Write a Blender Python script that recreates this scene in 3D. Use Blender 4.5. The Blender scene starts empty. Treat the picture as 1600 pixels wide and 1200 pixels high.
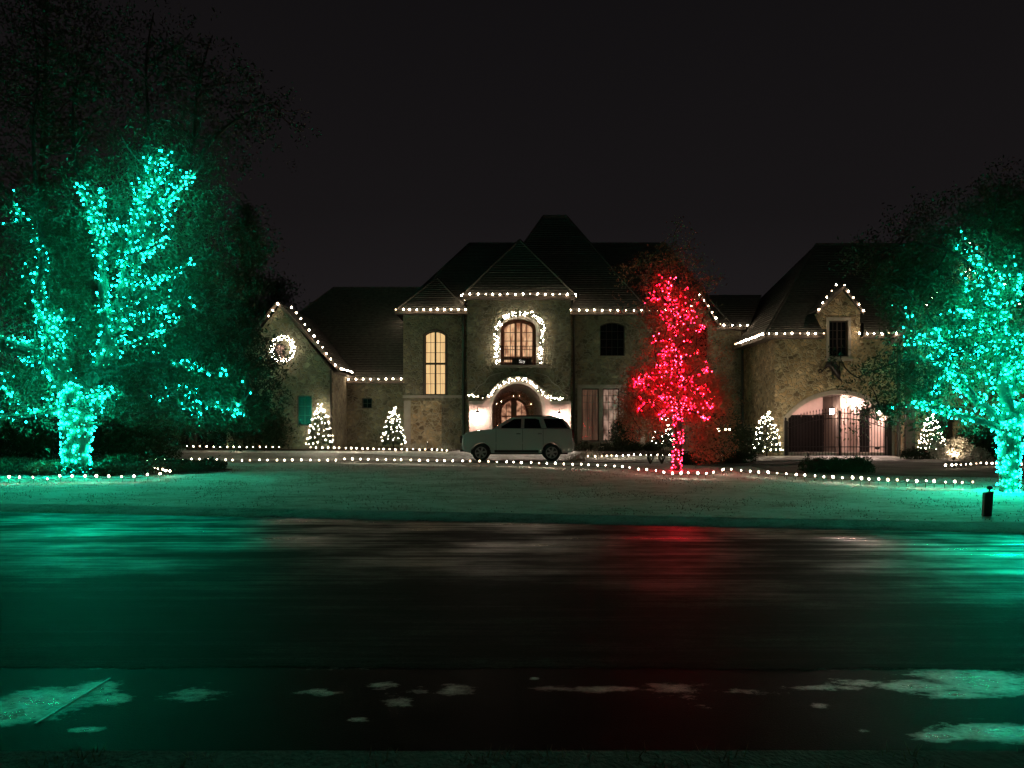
import bpy, bmesh, math, random
import numpy as np
from mathutils import Vector, Matrix, noise
from mathutils.geometry import delaunay_2d_cdt
random.seed(7); RNG = np.random.default_rng(11)
S = bpy.context.scene
COL = S.collection
R = math.radians

# ------------------------------------------------------------------ camera, sky, exposure
FOC, HZ, CZ = 1256.0, 666.0, 1.6          # focal length in photo pixels, horizon row, eye height
cam = bpy.data.cameras.new('camera'); camo = bpy.data.objects.new('camera', cam); COL.objects.link(camo)
camo.location = (0, 0, CZ); camo.rotation_euler = (R(90), 0, 0)
cam.sensor_width = 36; cam.lens = 36 * FOC / 1600; cam.shift_y = (HZ - 600) / 1600
cam.clip_end = 2000; cam.clip_start = 0.05
S.camera = camo
W = bpy.data.worlds.new('World'); S.world = W; W.use_nodes = True
wn, wl = W.node_tree.nodes, W.node_tree.links
bg = wn['Background']
tc = wn.new('ShaderNodeTexCoord'); sx = wn.new('ShaderNodeSeparateXYZ'); wl.new(tc.outputs['Generated'], sx.inputs[0])
nz = wn.new('ShaderNodeTexNoise'); nz.inputs['Scale'].default_value = 1.6; nz.inputs['Detail'].default_value = 3
wl.new(tc.outputs['Generated'], nz.inputs['Vector'])
ma = wn.new('ShaderNodeMath'); ma.operation = 'MULTIPLY_ADD'; ma.inputs[1].default_value = 0.16
wl.new(nz.outputs[0], ma.inputs[0]); wl.new(sx.outputs['Z'], ma.inputs[2])
cr = wn.new('ShaderNodeValToRGB'); wl.new(ma.outputs[0], cr.inputs[0])
cr.color_ramp.elements[0].position = 0.05; cr.color_ramp.elements[0].color = (0.0185, 0.0155, 0.0165, 1)
cr.color_ramp.elements[1].position = 0.75; cr.color_ramp.elements[1].color = (0.0042, 0.0038, 0.0044, 1)
e = cr.color_ramp.elements.new(0.34); e.color = (0.0085, 0.0072, 0.0078, 1)
wl.new(cr.outputs[0], bg.inputs[0]); bg.inputs[1].default_value = 1.0
S.view_settings.view_transform = 'Standard'; S.view_settings.look = 'None'
S.view_settings.exposure = 0; S.view_settings.gamma = 1; S.view_settings.use_curve_mapping = False
try:
    S.cycles.use_denoising = True; S.cycles.use_light_tree = True
    S.cycles.max_bounces = 5; S.cycles.diffuse_bounces = 2; S.cycles.glossy_bounces = 3
    S.cycles.transparent_max_bounces = 6; S.cycles.sample_clamp_indirect = 3.0
    S.cycles.caustics_reflective = False; S.cycles.caustics_refractive = False
    S.cycles.filter_width = 1.5
except Exception: pass
L_WARM, L_GREEN, L_RED, L_MINI = 84.0, 270.0, 62.0, 68.0

def X(px, Y): return (px - 800.0) * Y / FOC
def Z(py, Y): return CZ - (py - HZ) * Y / FOC
def P(px, py, Y): return Vector((X(px, Y), Y, Z(py, Y)))

# ------------------------------------------------------------------ materials
def mat(name, col, rough=0.7, metal=0.0, col2=None, scale=6.0, bump=0.0, bscale=None, stretch=(1, 1, 1), spec=0.5, emit=None, es=0.0, detail=4, trans=0.0, coat=0.0):
    m = bpy.data.materials.new(name); m.use_nodes = True
    n, l = m.node_tree.nodes, m.node_tree.links
    b = n['Principled BSDF']
    b.inputs['Base Color'].default_value = (*col, 1); b.inputs['Roughness'].default_value = rough
    b.inputs['Metallic'].default_value = metal; b.inputs['Specular IOR Level'].default_value = spec
    b.inputs['Coat Weight'].default_value = coat
    if trans: b.inputs['Transmission Weight'].default_value = trans
    if emit: b.inputs['Emission Color'].default_value = (*emit, 1); b.inputs['Emission Strength'].default_value = es
    if col2 or bump:
        t = n.new('ShaderNodeTexCoord'); mp = n.new('ShaderNodeMapping'); mp.inputs['Scale'].default_value = stretch
        l.new(t.outputs['Object'], mp.inputs[0])
        if col2:
            z = n.new('ShaderNodeTexNoise'); z.inputs['Scale'].default_value = scale; z.inputs['Detail'].default_value = detail
            z.inputs['Roughness'].default_value = 0.65
            l.new(mp.outputs[0], z.inputs['Vector'])
            r = n.new('ShaderNodeValToRGB'); r.color_ramp.elements[0].position = 0.32; r.color_ramp.elements[1].position = 0.68
            r.color_ramp.elements[0].color = (*col, 1); r.color_ramp.elements[1].color = (*col2, 1)
            l.new(z.outputs[0], r.inputs[0]); l.new(r.outputs[0], b.inputs['Base Color'])
        if bump:
            z2 = n.new('ShaderNodeTexNoise'); z2.inputs['Scale'].default_value = bscale or scale * 3; z2.inputs['Detail'].default_value = 5
            l.new(mp.outputs[0], z2.inputs['Vector'])
            bp = n.new('ShaderNodeBump'); bp.inputs['Strength'].default_value = 1.0; bp.inputs['Distance'].default_value = bump
            l.new(z2.outputs[0], bp.inputs['Height']); l.new(bp.outputs[0], b.inputs['Normal'])
    return m

def stone_mat(name, cols, mortar, sc=4.4):
    m = bpy.data.materials.new(name); m.use_nodes = True
    n, l = m.node_tree.nodes, m.node_tree.links; b = n['Principled BSDF']
    b.inputs['Roughness'].default_value = 0.85; b.inputs['Specular IOR Level'].default_value = 0.25
    t = n.new('ShaderNodeTexCoord'); mp = n.new('ShaderNodeMapping'); mp.inputs['Scale'].default_value = (sc, sc, sc * 1.35)
    wz = n.new('ShaderNodeTexNoise'); wz.inputs['Scale'].default_value = 2.2; wz.inputs['Detail'].default_value = 2
    l.new(t.outputs['Object'], wz.inputs['Vector'])
    vm = n.new('ShaderNodeVectorMath'); vm.operation = 'MULTIPLY_ADD'; vm.inputs[1].default_value = (.5, .5, .5)
    l.new(wz.outputs['Color'], vm.inputs[0]); l.new(t.outputs['Object'], vm.inputs[2]); l.new(vm.outputs[0], mp.inputs[0])
    v = n.new('ShaderNodeTexVoronoi'); v.feature = 'F1'; v.inputs['Scale'].default_value = 1.0
    v2 = n.new('ShaderNodeTexVoronoi'); v2.feature = 'DISTANCE_TO_EDGE'; v2.inputs['Scale'].default_value = 1.0
    l.new(mp.outputs[0], v.inputs['Vector']); l.new(mp.outputs[0], v2.inputs['Vector'])
    sp = n.new('ShaderNodeSeparateColor'); l.new(v.outputs['Color'], sp.inputs[0])
    r = n.new('ShaderNodeValToRGB'); r.color_ramp.interpolation = 'CONSTANT'
    els = r.color_ramp.elements
    els[0].position = 0; els[0].color = (*cols[0], 1); els[1].position = 1 / len(cols); els[1].color = (*cols[1], 1)
    for i, c in enumerate(cols[2:], 2): q = els.new(i / len(cols)); q.color = (*c, 1)
    l.new(sp.outputs[0], r.inputs[0])
    gz = n.new('ShaderNodeTexNoise'); gz.inputs['Scale'].default_value = 1.3; gz.inputs['Detail'].default_value = 6
    l.new(t.outputs['Object'], gz.inputs['Vector'])
    mr = n.new('ShaderNodeMapRange'); mr.inputs['To Min'].default_value = 0.62; mr.inputs['To Max'].default_value = 1.75
    mr.inputs['From Min'].default_value = .3; mr.inputs['From Max'].default_value = .7
    l.new(gz.outputs[0], mr.inputs[0])
    mx = n.new('ShaderNodeMix'); mx.data_type = 'RGBA'; mx.blend_type = 'MULTIPLY'; mx.inputs[0].default_value = 1
    l.new(r.outputs[0], mx.inputs[6]); l.new(mr.outputs[0], mx.inputs[7])
    er = n.new('ShaderNodeMapRange'); er.inputs['From Min'].default_value = 0.03; er.inputs['From Max'].default_value = 0.12
    l.new(v2.outputs['Distance'], er.inputs[0])
    m2 = n.new('ShaderNodeMix'); m2.data_type = 'RGBA'; m2.inputs[6].default_value = (*mortar, 1)
    l.new(er.outputs[0], m2.inputs[0]); l.new(mx.outputs[2], m2.inputs[7]); l.new(m2.outputs[2], b.inputs['Base Color'])
    ad = n.new('ShaderNodeMath'); ad.operation = 'MULTIPLY_ADD'; ad.inputs[1].default_value = .35; l.new(gz.outputs[0], ad.inputs[0]); l.new(er.outputs[0], ad.inputs[2])
    bp = n.new('ShaderNodeBump'); bp.inputs['Distance'].default_value = 0.05; l.new(ad.outputs[0], bp.inputs['Height']); l.new(bp.outputs[0], b.inputs['Normal'])
    return m

M = {}
M['stone'] = stone_mat('rubble_stone', [(.22, .19, .12), (.17, .15, .10), (.27, .24, .16), (.20, .18, .13), (.155, .135, .095), (.23, .19, .12)], (.29, .265, .20))
M['stone_lit'] = stone_mat('lit_rubble_stone', [(.40, .29, .16), (.27, .195, .11), (.50, .39, .24), (.36, .27, .16), (.20, .15, .09), (.44, .31, .17)], (.45, .385, .26), 4.2)  # brighter copy of the rubble stone, warm uplight put into its colour
M['cast'] = mat('cast_stone', (.46, .40, .34), .8, col2=(.36, .31, .26), scale=4, bump=.01)
M['plaster'] = mat('pink_plaster', (.55, .40, .35), .85, col2=(.47, .34, .30), scale=2, bump=.01)
M['fascia'] = mat('brown_fascia', (.10, .075, .06), .6, col2=(.07, .055, .045), scale=8)
M['shingle'] = mat('dark_shingle', (.045, .043, .040), .85, col2=(.12, .114, .10), scale=9, bump=.012, bscale=30, stretch=(.6, 1, 1))
M['wood'] = mat('stained_wood', (.20, .065, .03), .45, col2=(.11, .035, .018), scale=9, stretch=(6, 1, .5), bump=.004)
M['dark_wood'] = mat('dark_wood', (.05, .03, .022), .5, col2=(.03, .02, .016), scale=8)
M['iron'] = mat('wrought_iron', (.018, .016, .016), .45, .6)
M['copper'] = mat('downspout_metal', (.07, .06, .05), .45, .5)
M['dark_glass'] = mat('dark_window_glass', (.008, .009, .010), .12, spec=.25)
M['clear'] = mat('lantern_glass', (.9, .9, .9), .05, emit=(1, .76, .64), es=150)
M['clear_hot'] = mat('passage_lamp_glass', (.9, .9, .9), .05, emit=(1, .70, .60), es=420)
M['dark_door'] = mat('black_stained_door', (.004, .003, .0028), .8, spec=.05)
M['bark'] = mat('bark', (.075, .06, .045), .9, col2=(.04, .032, .024), scale=9, bump=.03, bscale=24, stretch=(1, 1, .35))
M['leaf_oak'] = mat('oak_leaf', (.019, .032, .013), .65, col2=(.04, .052, .022), scale=1.2)
M['leaf_r'] = mat('elm_leaf', (.027, .046, .019), .65, col2=(.07, .085, .035), scale=1.6)
M['leaf_red'] = mat('dry_leaf', (.26, .10, .05), .6, col2=(.40, .17, .09), scale=1.6)
M['needle'] = mat('evergreen_needle', (.025, .045, .02), .7, col2=(.04, .06, .028), scale=3)
M['hedge'] = mat('hedge_leaf', (.022, .035, .016), .75, col2=(.05, .06, .03), scale=3, spec=.25)
M['frosted'] = mat('frosted_leaf', (.60, .56, .48), .7, col2=(.22, .19, .13), scale=7)
M['mulch'] = mat('mulch', (.035, .024, .016), .95, col2=(.07, .05, .035), scale=14, bump=.03)
M['paint'] = mat('white_car_paint', (.42, .45, .445), .22, spec=.5, coat=.6)
M['glass_car'] = mat('tinted_car_glass', (.006, .008, .008), .05, spec=.6)
M['rubber'] = mat('tyre_rubber', (.018, .018, .018), .85, bump=.004, bscale=60)
M['rim'] = mat('wheel_alloy', (.30, .30, .31), .35, .8)
M['blackplastic'] = mat('black_plastic', (.02, .02, .021), .55)
M['chrome'] = mat('chrome', (.55, .55, .56), .15, 1.0)
M['lamp_clear'] = mat('headlamp_lens', (.25, .27, .28), .08, spec=.8)
M['lamp_red'] = mat('tail_lamp_lens', (.16, .008, .006), .12)
M['wire'] = mat('light_wire', (.02, .03, .02), .6)
M['letter_glow'] = mat('glowing_letter_paint', (.8, .8, .78), .6, emit=(1, .9, .8), es=.9)  # letters given a glow of their own, no lamp in them
M['marker'] = mat('marker_plastic', (.045, .05, .045), .6, col2=(.03, .035, .03), scale=10)
def emis(name, c, s):
    m = bpy.data.materials.new(name); m.use_nodes = True; n, l = m.node_tree.nodes, m.node_tree.links
    n.remove(n['Principled BSDF']); q = n.new('ShaderNodeEmission'); q.inputs[0].default_value = (*c, 1); q.inputs[1].default_value = s
    l.new(q.outputs[0], n['Material Output'].inputs[0]); return m
M['b_warm'] = emis('warm_white_bulb', (1.0, .76, .52), L_WARM)
M['b_mini'] = emis('warm_mini_bulb', (1.0, .84, .62), L_MINI)
M['b_green'] = emis('green_bulb', (.0012, 1.0, .56), L_GREEN); M['b_green_dim'] = emis('dim_green_bulb', (.05, 1.0, .60), 2.2)
M['b_red'] = emis('red_bulb', (1.0, .0030, .016), L_RED)
M['b_redw'] = emis('pale_red_bulb', (1.0, .022, .055), L_RED)
def curtain_mat(name, c1, c2, s, sc=(9, 1, .6)):
    m = bpy.data.materials.new(name); m.use_nodes = True; n, l = m.node_tree.nodes, m.node_tree.links; b = n['Principled BSDF']
    b.inputs['Base Color'].default_value = (*[min(1, v * .35) for v in c1], 1); b.inputs['Specular IOR Level'].default_value = 0
    t = n.new('ShaderNodeTexCoord'); mp = n.new('ShaderNodeMapping'); mp.inputs['Scale'].default_value = sc; l.new(t.outputs['Object'], mp.inputs[0])
    z = n.new('ShaderNodeTexNoise'); z.inputs['Scale'].default_value = 1.3; z.inputs['Detail'].default_value = 3; l.new(mp.outputs[0], z.inputs['Vector'])
    r = n.new('ShaderNodeValToRGB'); r.color_ramp.elements[0].position = .35; r.color_ramp.elements[1].position = .62
    r.color_ramp.elements[0].color = (*c2, 1); r.color_ramp.elements[1].color = (*c1, 1)
    l.new(z.outputs[0], r.inputs[0]); l.new(r.outputs[0], b.inputs['Emission Color']); b.inputs['Emission Strength'].default_value = s
    return m
M['lit_a'] = curtain_mat('lit_room_cream', (1, .66, .30), (.82, .50, .22), .95)
M['lit_b'] = curtain_mat('lit_room_amber', (1, .62, .34), (.30, .10, .05), .9, (5, 1, 1.6))
M['lit_c'] = curtain_mat('lit_room_dim', (.75, .46, .34), (.10, .05, .035), .55, (3, 1, 1.4))
M['lit_d'] = curtain_mat('dim_room', (.16, .085, .05), (.06, .03, .02), .6, (9, 1, .5))
M['lit_door'] = curtain_mat('lit_foyer', (1, .52, .30), (.12, .03, .018), .6, (4, 1, 4))

# ------------------------------------------------------------------ ground height
def sstep(a, b, v):
    t = min(1, max(0, (v - a) / (b - a))); return t * t * (3 - 2 * t)
def kerbY(x): return 13.6 - 0.174 * x
def G(x, Y):
    bed = .45 * (1 - sstep(-4.5, -1.5, x)) + .30 * sstep(-4.5, -1.5, x) * (1 - sstep(8.5, 11, x)) + .12 * sstep(8.5, 11, x)
    dip = .0 * (1 - sstep(8, 11.5, x)) + .11 * sstep(8, 11.5, x)
    a = .14 + (dip - .14) * sstep(31.8, 34.2, Y)
    return a + (bed - a) * sstep(38.0, 39.6, Y)

# ------------------------------------------------------------------ builders
class MB:
    def __init__(s): s.v = []; s.f = []; s.mi = []; s.cur = 0
    def add(s, vs, fs):
        o = len(s.v); s.v += [Vector(a) for a in vs]; s.f += [tuple(i + o for i in f) for f in fs]; s.mi += [s.cur] * len(fs)
    def box(s, a, b):
        x0, y0, z0 = a; x1, y1, z1 = b
        if x0 > x1: x0, x1 = x1, x0
        if y0 > y1: y0, y1 = y1, y0
        if z0 > z1: z0, z1 = z1, z0
        s.add([(x0, y0, z0), (x1, y0, z0), (x1, y1, z0), (x0, y1, z0), (x0, y0, z1), (x1, y0, z1), (x1, y1, z1), (x0, y1, z1)],
              [(0, 3, 2, 1), (4, 5, 6, 7), (0, 1, 5, 4), (1, 2, 6, 5), (2, 3, 7, 6), (3, 0, 4, 7)])
    def tube(s, pts, rad, n=6, closed=False):
        pts = [Vector(p) for p in pts]; rr = rad if isinstance(rad, (list, tuple)) else [rad] * len(pts)
        vs = []; fs = []; up = Vector((.13, .31, .94))
        for i, p in enumerate(pts):
            if closed: d = pts[(i + 1) % len(pts)] - pts[i - 1]
            else: d = pts[min(i + 1, len(pts) - 1)] - pts[max(i - 1, 0)]
            d = d.normalized() if d.length > 1e-9 else Vector((0, 0, 1))
            if i == 0:
                u = d.orthogonal().normalized()
            else:
                u = (u - d * u.dot(d)); u = u.normalized() if u.length > 1e-6 else d.orthogonal().normalized()
            w = d.cross(u)
            for k in range(n):
                a = 2 * math.pi * k / n; vs.append(p + (u * math.cos(a) + w * math.sin(a)) * rr[i])
        m = len(pts)
        for i in range(m if closed else m - 1):
            j = (i + 1) % m
            for k in range(n): fs.append((i * n + k, i * n + (k + 1) % n, j * n + (k + 1) % n, j * n + k))
        if not closed: fs.append(tuple(range(n - 1, -1, -1))); fs.append(tuple((m - 1) * n + k for k in range(n)))
        s.add(vs, fs)
    def prism(s, poly, axis, a, b):       # poly of 2D points; axis 'y': (x,z); 'x': (y,z); 'z': (x,y)
        def q(p, t): return {'y': (p[0], t, p[1]), 'x': (t, p[0], p[1]), 'z': (p[0], p[1], t)}[axis]
        n = len(poly); vs = [q(p, a) for p in poly] + [q(p, b) for p in poly]
        s.add(vs, [tuple(range(n)), tuple(range(2 * n - 1, n - 1, -1))] + [(i, i + n, (i + 1) % n + n, (i + 1) % n) for i in range(n)])
    def ellip(s, c, r, nu=10, nv=7):
        c = Vector(c); vs = [c + Vector((0, 0, -r[2]))]; fs = []
        for j in range(1, nv):
            t = math.pi * j / nv - math.pi / 2
            for i in range(nu):
                a = 2 * math.pi * i / nu; vs.append(c + Vector((r[0] * math.cos(t) * math.cos(a), r[1] * math.cos(t) * math.sin(a), r[2] * math.sin(t))))
        vs.append(c + Vector((0, 0, r[2])))
        for i in range(nu):
            fs.append((0, 1 + (i + 1) % nu, 1 + i)); fs.append((len(vs) - 1, 1 + (nv - 2) * nu + i, 1 + (nv - 2) * nu + (i + 1) % nu))
            for j in range(nv - 2): fs.append((1 + j * nu + i, 1 + j * nu + (i + 1) % nu, 1 + (j + 1) * nu + (i + 1) % nu, 1 + (j + 1) * nu + i))
        s.add(vs, fs)
    def build(s, name, mats, parent=None, origin=None, smooth=False, fix=True):
        if not isinstance(mats, (list, tuple)): mats = [mats]
        org = Vector(origin) if origin is not None else (Vector((0, 0, 0)))
        base = wloc(parent) if parent else Vector((0, 0, 0))
        if origin is None: org = base
        me = bpy.data.meshes.new(name); me.from_pydata([tuple(v - org) for v in s.v], [], s.f)
        for m in mats: me.materials.append(m)
        if len(mats) > 1: me.polygons.foreach_set('material_index', s.mi)
        if fix and len(s.f) < 60000:
            bm = bmesh.new(); bm.from_mesh(me); bmesh.ops.recalc_face_normals(bm, faces=bm.faces); bm.to_mesh(me); bm.free()
        if smooth: me.polygons.foreach_set('use_smooth', [True] * len(me.polygons))
        o = bpy.data.objects.new(name, me); COL.objects.link(o)
        if parent: o.parent = parent
        o.location = org - base
        return o
def wloc(o):
    v = Vector((0, 0, 0))
    while o: v += o.location; o = o.parent
    return v
def tag(o, label=None, cat=None, group=None, kind=None):
    if label: o['label'] = label
    if cat: o['category'] = cat
    if group: o['group'] = group
    if kind: o['kind'] = kind
    return o
def thing(name, loc, label, cat, group=None):
    o = bpy.data.objects.new(name, None); COL.objects.link(o); o.location = loc; o.empty_display_size = .3
    return tag(o, label, cat, group)

def fast_mesh(name, V, F4, m, parent=None, kind=None, origin=None):
    base = wloc(parent) if parent else Vector(origin or (0, 0, 0))
    V = V - np.array(base); me = bpy.data.meshes.new(name)
    nv, nf = len(V), len(F4); k = F4.shape[1]
    me.vertices.add(nv); me.vertices.foreach_set('co', V.astype(np.float32).ravel())
    me.loops.add(nf * k); me.loops.foreach_set('vertex_index', F4.astype(np.int32).ravel())
    me.polygons.add(nf); me.polygons.foreach_set('loop_start', np.arange(0, nf * k, k, dtype=np.int32))
    me.update(calc_edges=True); me.materials.append(m)
    o = bpy.data.objects.new(name, me); COL.objects.link(o)
    if parent: o.parent = parent
    else: o.location = base
    if kind: o['kind'] = kind
    return o
def leaf_arrays(C, size, aspect=.5):
    n = len(C); a = RNG.normal(size=(n, 3)); a /= np.linalg.norm(a, axis=1)[:, None]
    b = RNG.normal(size=(n, 3)); b -= a * (a * b).sum(1)[:, None]; b /= np.linalg.norm(b, axis=1)[:, None]
    c = np.cross(a, b); s = (size * RNG.uniform(.6, 1.3, n))[:, None]
    V = np.stack([C - a * s, C + b * s * aspect + c * s * .15, C + a * s, C - b * s * aspect + c * s * .15], 1).reshape(-1, 3)
    F = np.arange(n * 4).reshape(-1, 4); return V, F
def leaves(name, C, size, m, parent=None, kind=None, aspect=.5, origin=None):
    V, F = leaf_arrays(np.asarray(C), size, aspect); return fast_mesh(name, V, F, m, parent, kind, origin)
def cluster_in(c, r, ncl, per, spread, shell=0.0):
    d = RNG.normal(size=(ncl, 3)); d /= np.linalg.norm(d, axis=1)[:, None]
    rad = (RNG.uniform(shell ** 3, 1, ncl) ** (1 / 3))[:, None]
    cc = np.array(c) + d * rad * np.array(r)
    pts = np.repeat(cc, per, 0) + RNG.normal(size=(ncl * per, 3)) * spread * np.array([1, 1, .7])
    return pts

# bulb meshes, shared
def bulb_mesh(name, r, m, h=1.25):
    me = bpy.data.meshes.new(name); bm = bmesh.new(); bmesh.ops.create_icosphere(bm, subdivisions=1, radius=r)
    for v in bm.verts: v.co.z *= h
    bm.to_mesh(me); bm.free(); me.materials.append(m); return me
BM_EAVE = bulb_mesh('bulb_large', .037, M['b_warm'])
M['b_path'] = emis('path_bulb', (1.0, .78, .56), L_WARM * .55); M['b_dim'] = emis('dim_bulb', (1.0, .66, .38), L_WARM * .09)
BM_PATH = bulb_mesh('bulb_path', .025, M['b_path']); BM_DIM = bulb_mesh('bulb_dim', .034, M['b_dim'])
BM_MINI = bulb_mesh('bulb_mini', .0165, M['b_mini'], 1.0)
BM_GREEN = bulb_mesh('bulb_green', .0162, M['b_green'], 1.1)
BM_GREEN_N = bulb_mesh('bulb_green_small', .0118, M['b_green'], 1.1)
BM_GREEN_D = bulb_mesh('bulb_green_dim', .021, M['b_green_dim'], 1.1); BM_GREEN_ND = bulb_mesh('bulb_green_small_dim', .015, M['b_green_dim'], 1.1)
BM_RED = bulb_mesh('bulb_red', .0150, M['b_red'], 1.1)
BM_REDW = bulb_mesh('bulb_red_pale', .0150, M['b_redw'], 1.1)
def put_bulb(me, p, parent, rot=None, sc=1.0):
    o = bpy.data.objects.new('bulb', me); COL.objects.link(o); o.parent = parent; o.location = Vector(p) - wloc(parent)
    if rot: o.rotation_euler = rot
    if sc != 1.0: o.scale = (sc, sc, sc)
    return o
def bulbs_stuff(pts, me, parent, scs):
    vs = np.array([v.co[:] for v in me.vertices]); fs = np.array([p.vertices[:] for p in me.polygons])
    n = len(pts); P_ = np.array(pts)
    V = (vs[None] * np.array(scs)[:, None, None] + P_[:, None]).reshape(-1, 3)
    F = (fs[None] + (np.arange(n) * len(vs))[:, None, None]).reshape(-1, 3)
    return fast_mesh('bulbs', V, F, me.materials[0], parent, 'stuff')

# ------------------------------------------------------------------ the ground
def sheet(name, xs, vs, fn, m, kind='structure', smooth=True):
    V = [fn(x, v) for v in vs for x in xs]; n = len(xs)
    F = [(j * n + i, j * n + i + 1, (j + 1) * n + i + 1, (j + 1) * n + i) for j in range(len(vs) - 1) for i in range(n - 1)]
    me = bpy.data.meshes.new(name); me.from_pydata(V, [], F); me.materials.append(m)
    if smooth: me.polygons.foreach_set('use_smooth', [True] * len(F))
    o = bpy.data.objects.new(name, me); COL.objects.link(o); o['kind'] = kind; return o

def node_mat(name):
    m = bpy.data.materials.new(name); m.use_nodes = True; n, l = m.node_tree.nodes, m.node_tree.links
    return m, n, l, n['Principled BSDF']
def nnoise(n, l, src, scale, detail=4, stretch=(1, 1, 1), rot=0.0, rough=.6):
    mp = n.new('ShaderNodeMapping'); mp.inputs['Scale'].default_value = stretch; mp.inputs['Rotation'].default_value = (0, 0, rot)
    l.new(src, mp.inputs[0]); z = n.new('ShaderNodeTexNoise'); z.inputs['Scale'].default_value = scale; z.inputs['Detail'].default_value = detail
    z.inputs['Roughness'].default_value = rough; l.new(mp.outputs[0], z.inputs['Vector']); return z.outputs[0]
def nramp(n, l, src, stops):
    r = n.new('ShaderNodeValToRGB'); el = r.color_ramp.elements
    el[0].position, el[0].color = stops[0][0], (*stops[0][1], 1); el[1].position, el[1].color = stops[-1][0], (*stops[-1][1], 1)
    for p, c in stops[1:-1]: q = el.new(p); q.color = (*c, 1)
    l.new(src, r.inputs[0]); return r.outputs[0]
def nmath(n, l, op, a, b, clamp=False):
    q = n.new('ShaderNodeMath'); q.operation = op; q.use_clamp = clamp
    for i, v in enumerate((a, b)):
        if isinstance(v, (int, float)): q.inputs[i].default_value = v
        else: l.new(v, q.inputs[i])
    return q.outputs[0]
def nmap(n, l, src, a, b, c, d):
    q = n.new('ShaderNodeMapRange')
    for i, v in zip((1, 2, 3, 4), (a, b, c, d)): q.inputs[i].default_value = v
    l.new(src, q.inputs[0]); return q.outputs[0]
g3 = lambda v: (v, v, v)
# road: frosted asphalt, polished in long streaks by tyres
m, n, l, b = node_mat('icy_asphalt'); tcn = n.new('ShaderNodeTexCoord').outputs['Object']
rot = -0.172
st = nnoise(n, l, tcn, 1.0, 6, (.12, 2.6, 1), rot, .68); st2 = nnoise(n, l, tcn, 1.0, 6, (.55, 9.0, 1), rot, .75); pt = nnoise(n, l, tcn, .45, 6, (1, 1.6, 1), 0, .6)
gr = nmath(n, l, 'ADD', nmath(n, l, 'MULTIPLY', nnoise(n, l, tcn, 55, 3), .5), nmath(n, l, 'MULTIPLY', nnoise(n, l, tcn, 11, 5, (1, 2.4, 1), 0, .75), .5)); tr_ = nnoise(n, l, tcn, 1.0, 4, (.09, 3.4, 1), .42, .6)
mixv = nmath(n, l, 'ADD', nmath(n, l, 'MULTIPLY', st, .5), nmath(n, l, 'MULTIPLY', st2, .5))
mixp = nmath(n, l, 'ADD', nmath(n, l, 'MULTIPLY', mixv, .46), nmath(n, l, 'ADD', nmath(n, l, 'MULTIPLY', pt, .36), nmath(n, l, 'MULTIPLY', tr_, .18)))
colr = nramp(n, l, mixp, [(.41, (.005, .0054, .005)), (.50, (.017, .018, .017)), (.60, (.070, .075, .070))])
gm = n.new('ShaderNodeMix'); gm.data_type = 'RGBA'; gm.blend_type = 'MULTIPLY'; gm.inputs[0].default_value = 1
l.new(colr, gm.inputs[6]); l.new(nmap(n, l, gr, .36, .64, .25, 1.8), gm.inputs[7]); l.new(gm.outputs[2], b.inputs['Base Color'])
sp_ = n.new('ShaderNodeSeparateXYZ'); l.new(tcn, sp_.inputs[0])
dist = nmath(n, l, 'ADD', nmath(n, l, 'ADD', sp_.outputs['Y'], nmath(n, l, 'MULTIPLY', sp_.outputs['X'], .172)), nmath(n, l, 'MULTIPLY', nmath(n, l, 'SUBTRACT', pt, .5), 6))
wet = nmap(n, l, dist, 7.6, 12.2, 0, 1)                 # the far lane is polished wet ice, the near lane dull frost
wet2 = nmath(n, l, 'MULTIPLY', wet, nmap(n, l, mixp, .46, .585, .0, 1))
l.new(nmap(n, l, wet2, 0, 1, .60, .17), b.inputs['Roughness']); l.new(nmap(n, l, wet2, 0, 1, .010, .19), b.inputs['Specular IOR Level'])
bp = n.new('ShaderNodeBump'); bp.inputs['Distance'].default_value = .010; hh = nmath(n, l, 'ADD', nmath(n, l, 'MULTIPLY', mixv, 1.0), nmath(n, l, 'MULTIPLY', gr, .30))
l.new(hh, bp.inputs['Height']); l.new(bp.outputs[0], b.inputs['Normal']); M['road'] = m
# wet gutter in the foreground
m, n, l, b = node_mat('wet_black_asphalt'); tcn = n.new('ShaderNodeTexCoord').outputs['Object']
at_ = n.new('ShaderNodeAttribute'); at_.attribute_name = 'crust'
pt = nnoise(n, l, tcn, .9, 6, (1, 2.2, 1), 0, .6); gr = nnoise(n, l, tcn, 90, 3); n2 = nnoise(n, l, tcn, 7, 8, (1, 1.7, 1), 0, .78); n3 = nnoise(n, l, tcn, 2.2, 6, (1, 2.0, 1), 0, .7)
f = nmath(n, l, 'ADD', at_.outputs['Fac'], nmath(n, l, 'ADD', nmath(n, l, 'MULTIPLY', nmath(n, l, 'SUBTRACT', n2, .5), 1.5), nmath(n, l, 'MULTIPLY', nmath(n, l, 'SUBTRACT', n3, .5), 1.3)))
k_ = nmap(n, l, f, .40, 1.10, 0, 1); k2 = nmath(n, l, 'MULTIPLY', k_, nmap(n, l, nnoise(n, l, tcn, 26, 5, (1, 1.4, 1), 0, .8),   .40, .58, .06, 1))
base = nramp(n, l, pt, [(.3, g3(.002)), (.7, g3(.006))]); mx_ = n.new('ShaderNodeMix'); mx_.data_type = 'RGBA'; l.new(k2, mx_.inputs[0]); l.new(base, mx_.inputs[6]); mx_.inputs[7].default_value = (.17, .18, .175, 1)
l.new(mx_.outputs[2], b.inputs['Base Color']); l.new(nmap(n, l, k_, 0, 1, .42, .22), b.inputs['Roughness']); l.new(nmap(n, l, k_, 0, .5, .004, .28), b.inputs['Specular IOR Level'])
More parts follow.
